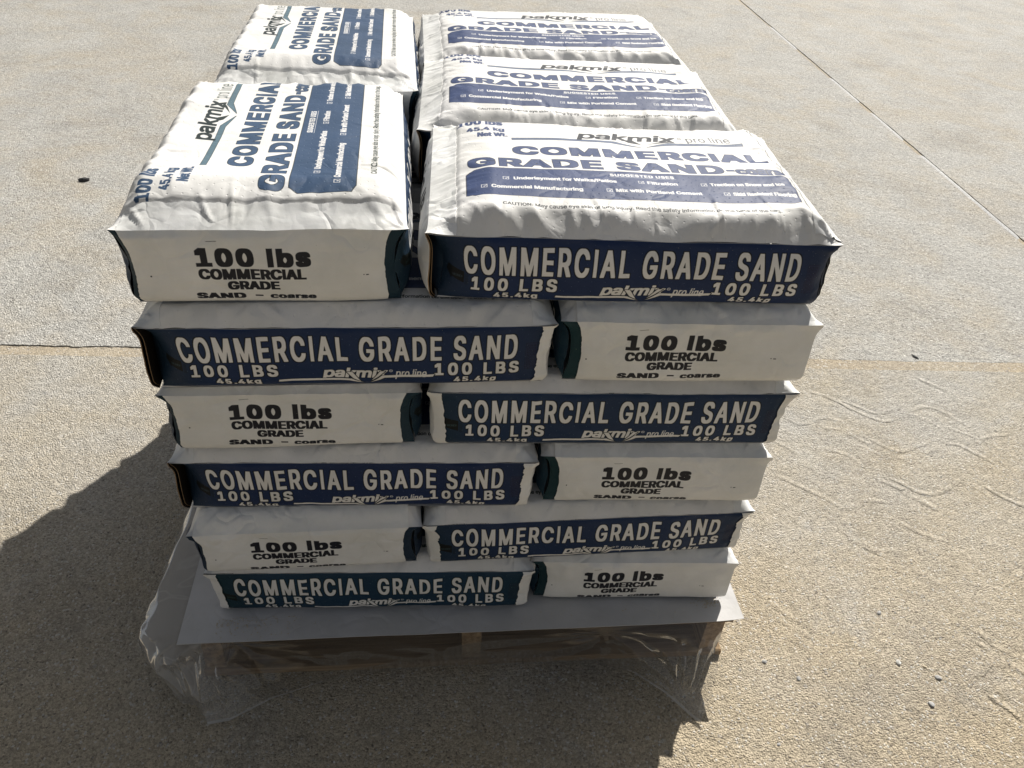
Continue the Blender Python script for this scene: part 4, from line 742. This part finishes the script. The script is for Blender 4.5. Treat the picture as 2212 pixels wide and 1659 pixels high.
        rag = (.030 if not top else .0335) + .0035 * perlin(v3(yl * 5, 0., sx), seed + 20) + .0013 * perlin(v3(yl * 40, 0., sx), seed + 21)
        tl = np.linspace(0, 1, m2)[:, None]; D = tl * rag[None]
        P2 = pos(sx * (1 - D / (Ld / 2)), np.broadcast_to(yl, D.shape), 1., 'top')
        P2[..., 2] += off * (1 - .7 * tl) + .0003 * tl ** 3 + .0008 * perlin(v3(yl[None] * 9 + 0 * D, D * 40, 0.), seed + 22) * tl
        P2[0, :, 0] += sx * off; P2[0, :, 2] -= off * .5
        P1[-1] = P2[0]
        u = (.5 - yl / 2) * SW if sx < 0 else (.5 + yl / 2) * SW
        ju, jv, jr = rs.uniform(-.005, .005), rs.uniform(-.003, .0025), rs.uniform(-.014, .014)
        def cuv(uu, vv): return np.stack([(uu + ju + jr * (vv - .09)) / SW, 1 - (vv + jv - jr * (uu - .18)) / CA], -1)
        U1 = cuv(np.broadcast_to(u, Zg.shape), LEDGE + (1 - Zg) * SH)
        U2 = cuv(np.broadcast_to(u, D.shape), LEDGE - D)
        def fl_(G): return G[:, ::-1] if sx < 0 else G
        gr_ = [(fl_(P1), fl_(U1), 0), (fl_(P2), fl_(U2), 0)]
        # torn thickness along the ledge and a kraft inner ply, coloured dark for the shade inside
        e2 = P2[-1].copy(); e2[:, 2] -= .0016; e2[:, 0] -= sx * .0008
        gr_.append((np.stack([P2[-1], e2]), np.full((2, n, 2), .04), 0))
        if 'open' in kinds.values():
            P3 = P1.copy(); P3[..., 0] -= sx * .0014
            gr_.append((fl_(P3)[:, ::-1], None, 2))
        for sy in (-1, 1):
            j = 0 if sy < 0 else -1
            if kinds[sy] == 'open':
                rim = np.stack([P1[:, j], P3[:, j] + np.array([0, sy * .0003, 0])]); gr_.append((rim, None, 1))
            if kinds[sy] == 'wrap':
                s_ = np.linspace(0, 1, 8)[None, :]; zz = zl[:, None]
                wdt = (.010 + .008 * (1 - zz) + .006 * np.clip((zz - .9) * 10, 0, 1) + .004 * perlin(v3(zz * 6, 0., sy), seed + 23) + .0022 * perlin(v3(zz * 28, 0., sy), seed + 24))
                dd_ = s_ * wdt
                P4 = pos(sx * (1 - dd_ / (Ld / 2)), float(sy), np.broadcast_to(zz, dd_.shape), 'f'); P4[..., 1] += sy * .0020
                P4[:, 0] = P1[:, j] + np.array([0, sy * .0012, 0])
                Uw = np.stack([np.full(dd_.shape, .02), np.broadcast_to(.05 + zz * .3, dd_.shape)], -1)
                gr_.append((P4, Uw, 0))
        caps.append(grid_mesh('end_cap', gr_, [M_CAP, M_KRAFT, M_PLY_SHADE]))
    flaps = []
    for (sx, sy), kd in corners.items():
        if kd != 'open': continue
        zl = np.linspace(.03, .985, 30); G = []
        for ply, (ins, pull) in enumerate(((.0022, .0016),)):
            tl = np.linspace(0, 1, 10)
            Zg, Tg = np.meshgrid(zl, tl, indexing='ij')
            base = pos(float(sx), sy * (1 - Tg * .045 / (Wd / 2)), Zg, 'e', .15)
            o = (.007 * np.sin(np.pi * Zg ** .8) + .010 * np.clip(4 * Zg * (1 - Zg), 0, 1) ** .6) * (1 - Tg) ** 1.2
            base[..., 0] += sx * (o + .001 - ins * np.sin(np.pi * Zg) * (1 - Tg * .6)); base[..., 1] += sy * (.0195 * np.clip(4 * Zg * (1 - Zg), 0, 1) ** .6 * (1 - Tg) - pull * (1 - Tg)) + .0006 * perlin(v3(Zg * 4, Tg * 2, ply * 3.), seed + 30)
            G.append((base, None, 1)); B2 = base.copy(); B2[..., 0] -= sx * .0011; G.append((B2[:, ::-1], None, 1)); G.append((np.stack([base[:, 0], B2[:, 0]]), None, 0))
        flaps.append(grid_mesh('kraft_flap', G, [M_KRAFT, M_PLY_SHADE]))
    return body, caps, flaps

def make_sack(seed, corners, label, group, teal=0., q=1.0, top=False, Ld=.562, lean=(0, 0), drop=0.):
    body, caps, flaps = sack_geometry(seed, corners, q, top, Ld, .366 if top and lean[1] == 0 else .374, lean, drop)
    r = bpy.data.objects.new('sand_sack', None); C.objects.link(r); tag(r, label, 'sand sack', group)
    b = link('sack_body', body, r); b['teal'] = float(teal)
    for c in caps: link('end_cap', c, r)
    for f_ in flaps: link('kraft_flap', f_, r)
    return r
def copy_sack(src, label, group, teal=0.):
    r = src.copy(); C.objects.link(r); tag(r, label, 'sand sack', group)
    for ch in list(src.children):
        c = ch.copy(); C.objects.link(c); c.parent = r
        if 'teal' in c: c['teal'] = float(teal)
    return r
def put(r, x0, y0, x1, y1, k, Lw, Dp, turned=False, tilt=0., roll=0., dz=0.):
    """front edge runs (x0,y0)-(x1,y1); Dp = how deep the sack lies"""
    yaw = math.atan2(y1 - y0, x1 - x0); cx, cy = (x0 + x1) / 2, (y0 + y1) / 2
    nxn, nyn = -math.sin(yaw), math.cos(yaw)
    M_ = Matrix.Translation((cx + nxn * Dp / 2, cy + nyn * Dp / 2, Z0 + k * H + .0004 + dz)) @ Matrix.Rotation(yaw, 4, 'Z') @ Matrix.Rotation(-tilt, 4, 'Y') @ Matrix.Rotation(roll, 4, 'X')
    if turned: M_ = M_ @ Matrix.Rotation(math.pi / 2, 4, 'Z')
    r.matrix_world = M_

a_, b_, c2, d_ = (-1, -1), (1, -1), (1, 1), (-1, 1)
GF = 'sacks showing their printed long side at the front'; GE = 'sacks showing their white end at the front'; GB = 'sacks in the rear rows'
P_ = 'plain'; O_ = 'open'; W_ = 'wrap'; N_ = 'navy'
def cn(fl_=P_, fr=P_, br=P_, bl=P_): return {a_: fl_, b_: fr, c2: br, d_: bl}
# front sacks, layer by layer from the pallet up: type, x0,y0,x1,y1, corners, teal, tilt, label
FR = [
 (0, 'L', .006, .004, .566, -.010, cn(W_, W_), .95, 0, 'bottom layer sack with greenish printed long side, resting on the slip sheet'),
 (0, 'E', .577, .010, .945, -.006, cn(O_, P_, P_, N_), .8, 0, 'bottom layer sack with white 100 lbs end, resting on the slip sheet at right'),
 (1, 'E', .000, -.013, .372, -.008, cn(N_, P_), .15, .012, 'second layer sack at left, wide pale top strip above its white 100 lbs end'),
 (1, 'L', .386, -.006, .950, .001, cn(W_, W_), .35, .014, 'second layer sack at right whose navy printed side tilts up to the right'),
 (2, 'L', -.007, .010, .557, .000, cn(O_, W_), .15, 0, 'third layer sack at left, navy printed side with open fold at left end'),
 (2, 'E', .575, .010, .943, .000, cn(O_, P_, P_, N_), .9, 0, 'third layer sack at right showing its white 100 lbs end'),
 (3, 'E', -.003, .010, .377, .016, cn(N_, P_), .5, 0, 'fourth layer sack at left, white 100 lbs end with dark right edge'),
 (3, 'L', .390, .014, .960, .004, cn(W_, W_), .45, 0, 'fourth layer sack at right showing its navy printed long side'),
 (4, 'L', .000, -.004, .566, .004, cn(O_, W_), .25, 0, 'fifth layer sack at left, navy printed side with black open left fold'),
 (4, 'E', .580, .009, .955, .001, cn(O_, P_, P_, N_), .9, 0, 'fifth layer sack with white 100 lbs end, directly below the front right top sack'),
 (5, 'E', -.012, .015, .366, .028, cn(N_, P_), .5, 0, 'top layer sack at front left with torn ledge above its white 100 lbs end'),
 (5, 'L', .390, .030, .957, .014, cn(O_, P_), .15, 0, 'top layer sack at front right, nearest the camera, with an open brown fold'),
]
for i, (k_, ty, x0, y0, x1, y1, cor, teal, tilt, lab) in enumerate(FR):
    top = k_ == 5; q = 1.25 if top else 1.0
    r = make_sack(100 + 31 * i, cor, lab, GF if ty == 'L' else GE, teal, q, top, lean=((0, .004) if ty == 'L' else (-.003, 0)) if top else (0, 0), drop={2: .011, 3: .006, 4: .003, 8: .003}.get(i, 0.))
    put(r, x0, y0, x1, y1, k_, 0, .374 if ty == 'L' else .562, ty == 'E', tilt)
# top layer, rear sacks
r = make_sack(611, cn(P_, P_), 'top layer sack at rear left, lying lengthwise behind the front left sack', 'sacks on the top layer', .5, 1.1, True, lean=(-.003, 0)); put(r, .002, .586, .368, .597, 5, 0, .553, True, 0)
r = make_sack(702, cn(O_, P_), 'top layer sack at right, middle one of the three lying crosswise', 'sacks on the top layer', .15, 1.1, True, lean=(0, .004)); put(r, .378, .410, .938, .394, 5, 0, .374)
r = make_sack(815, cn(P_, P_), 'top layer sack at far right rear, last of the three lying crosswise', 'sacks on the top layer', .15, 1.1, True, lean=(0, .004)); put(r, .388, .792, .948, .800, 5, 0, .374)
# rear rows of the lower layers: copies of two plain sacks
lay = ['bottom', 'second', 'third', 'fourth', 'fifth']; protoL = protoE = None
_r = np.random.RandomState(5)
for k_ in range(5):
    leftL = k_ % 2 == 0
    items = ([('L', 0, 1), ('L', 0, 2), ('E', 1, 1)] if leftL else [('E', 0, 1), ('L', 1, 1), ('L', 1, 2)])
    for ty, col, row in items:
        where = {('L', 1): 'middle crosswise', ('L', 2): 'rearmost crosswise', ('E', 1): 'rear lengthwise'}[(ty, row)]
        lab = f"{where} sand sack on the {'left' if col == 0 else 'right'} side of the {lay[k_]} layer"
        if protoL is None: r = protoL = make_sack(901, cn(P_, P_), lab, GB, .4, .6, False)
        else: r = copy_sack(protoL, lab, GB, .4)
        j = _r.uniform(-.005, .005, 3)
        if ty == 'L':
            x0 = .000 if col == 0 else .388; put(r, x0 + j[0], .390 * row + j[1], x0 + .562 + j[0], .390 * row + j[1] + j[2], k_, 0, .374)
        else:
            x0 = .000 if col == 0 else .578; put(r, x0 + j[0], .582 + j[1], x0 + .374 + j[0], .582 + j[1] + j[2], k_, 0, .562, True)

# ------------------------------------------------------------------ loose bits
def pebble(name, x, y, z, sx, sy, sz, seed, mat):
    th, ph = np.meshgrid(np.linspace(0, 2 * np.pi, 13), np.linspace(0, np.pi, 8)); d = v3(np.sin(ph) * np.cos(th), np.sin(ph) * np.sin(th), np.cos(ph))
    P = d * (1 + .35 * perlin(d * 1.6, seed))[..., None] * np.array([sx, sy, sz]); return grid_mesh(name, [(P, None, 0)], [mat], smooth=False)
def flat(name, col, rough=.7):
    m, N, Lk = newmat(name); out = nd(N, 'ShaderNodeOutputMaterial'); p = nd(N, 'ShaderNodeBsdfPrincipled'); Lk.new(p.outputs[0], out.inputs[0])
    n = nd(N, 'ShaderNodeTexNoise'); n.inputs['Scale'].default_value = 180; mx = nd(N, 'ShaderNodeMix', data_type='RGBA'); mx.inputs[6].default_value = (*[c * .7 for c in col], 1); mx.inputs[7].default_value = (*[min(1, c * 1.25) for c in col], 1)
    Lk.new(n.outputs[0], mx.inputs[0]); Lk.new(mx.outputs[2], p.inputs['Base Color']); p.inputs['Roughness'].default_value = rough; return m
M_BLK = flat('black_rubber_crumb', (.02, .02, .022)); M_P1 = flat('pale_stone', (.55, .54, .52)); M_P2 = flat('grey_stone', (.40, .395, .39)); M_P3 = flat('tan_stone', (.50, .42, .30))
o = link('debris_chip', pebble('debris_chip', 0, 0, 0, .022, .010, .008, 4, M_BLK)); o.location = (-.957, 2.175, .005); o.rotation_euler.z = .2; tag(o, 'black scrap of debris lying alone on the grey slab at left', 'debris')
o = link('leaf_scrap', pebble('leaf_scrap', 0, 0, 0, .013, .0035, .002, 9, M_BLK)); o.location = (1.889, .972, .0025); o.rotation_euler.z = -1.05; tag(o, 'thin dark scrap lying beside the sandy cross joint at right', 'debris')
for i, (x, y) in enumerate([(1.047, -.061), (1.321, -.076), (1.371, -.088), (1.336, .043), (1.343, -.168), (1.016, -.23), (1.103, -.101), (1.386, -.113), (1.111, .092)]):
    s = .0052 + .0016 * math.sin(i * 2.1); lb = ['pale quartz pebble by the film tip shadow', 'whitest round pebble on the sunlit sandy concrete at lower right', 'cream flat pebble just right of the whitest pebble', 'blue-grey pebble above the whitest pebble on sandy concrete', 'long grey pebble below the whitest pebble', 'small purple-grey pebble near the bottom edge right of the shadow', 'dull grey pebble below the shadow edge of the pallet', 'slim grey pebble right of the cream pebble', 'dusty pebble nearest the right side of the pallet'][i]
    o = link('pebble', pebble('pebble', 0, 0, 0, s, s * .75, s * .45, 30 + i, [M_P2, M_P1, M_P3, M_P2, M_P2, M_P2, M_P2, M_P2, M_P3][i])); o.location = (x, y, s * .2); o.rotation_euler.z = i * 1.3
    tag(o, lb, 'pebble', 'pebbles on the sandy concrete')
# grit scattered on the concrete and spilt on the slip sheet, each one real geometry in a single mesh
def scatter(name, label, pts, sizes, mat):
    base = np.array([(1, 0, 0), (0, 1, 0), (-1, 0, 0), (0, -1, 0), (0, 0, .8), (0, 0, -.3)]); fs = [(0, 1, 4), (1, 2, 4), (2, 3, 4), (3, 0, 4), (1, 0, 5), (2, 1, 5), (3, 2, 5), (0, 3, 5)]
    V = []; Fs = []; rr = np.random.RandomState(len(pts))
    for (x, y, z), s in zip(pts, sizes):
        a = rr.uniform(0, 6.28); B = base * (1 + rr.uniform(-.35, .35, base.shape)) * s; ca, sa = math.cos(a), math.sin(a); o_ = len(V)
        for v in B: V.append((x + v[0] * ca - v[1] * sa, y + v[0] * sa + v[1] * ca, z + v[2]))
        Fs += [tuple(i_ + o_ for i_ in f_) for f_ in fs]
    o = link(name, poly_mesh(name, V, Fs, [mat])); tag(o, label, kind='stuff'); return o
rr = np.random.RandomState(8)
pts = [(rr.uniform(-.6, 2.3), rr.uniform(-.35, 1.0), 0.) for _ in range(2600)]
scatter('loose_grit', 'fine dark grit scattered over the sandy concrete', pts[:900], rr.uniform(.0008, .0018, 900), M_P2)
scatter('loose_sand', 'coarse pale sand grains scattered over the sandy concrete', pts[900:], rr.uniform(.0010, .0024, 1700), M_P1)
pts = [(abs(rr.normal(0, .07)) - .0 + .005, -.008 - abs(rr.normal(0, .020)), .1288) for _ in range(150)] + [(.93 + rr.normal(0, .02), -.012 + rr.normal(0, .006), .1288) for _ in range(160)] + [(rr.uniform(-.04, .95), rr.uniform(-.05, -.015), .1284) for _ in range(60)]
scatter('spilt_sand', 'coarse sand grains spilt on the grey slip sheet', pts, rr.uniform(.0006, .0015, len(pts)), M_P3)
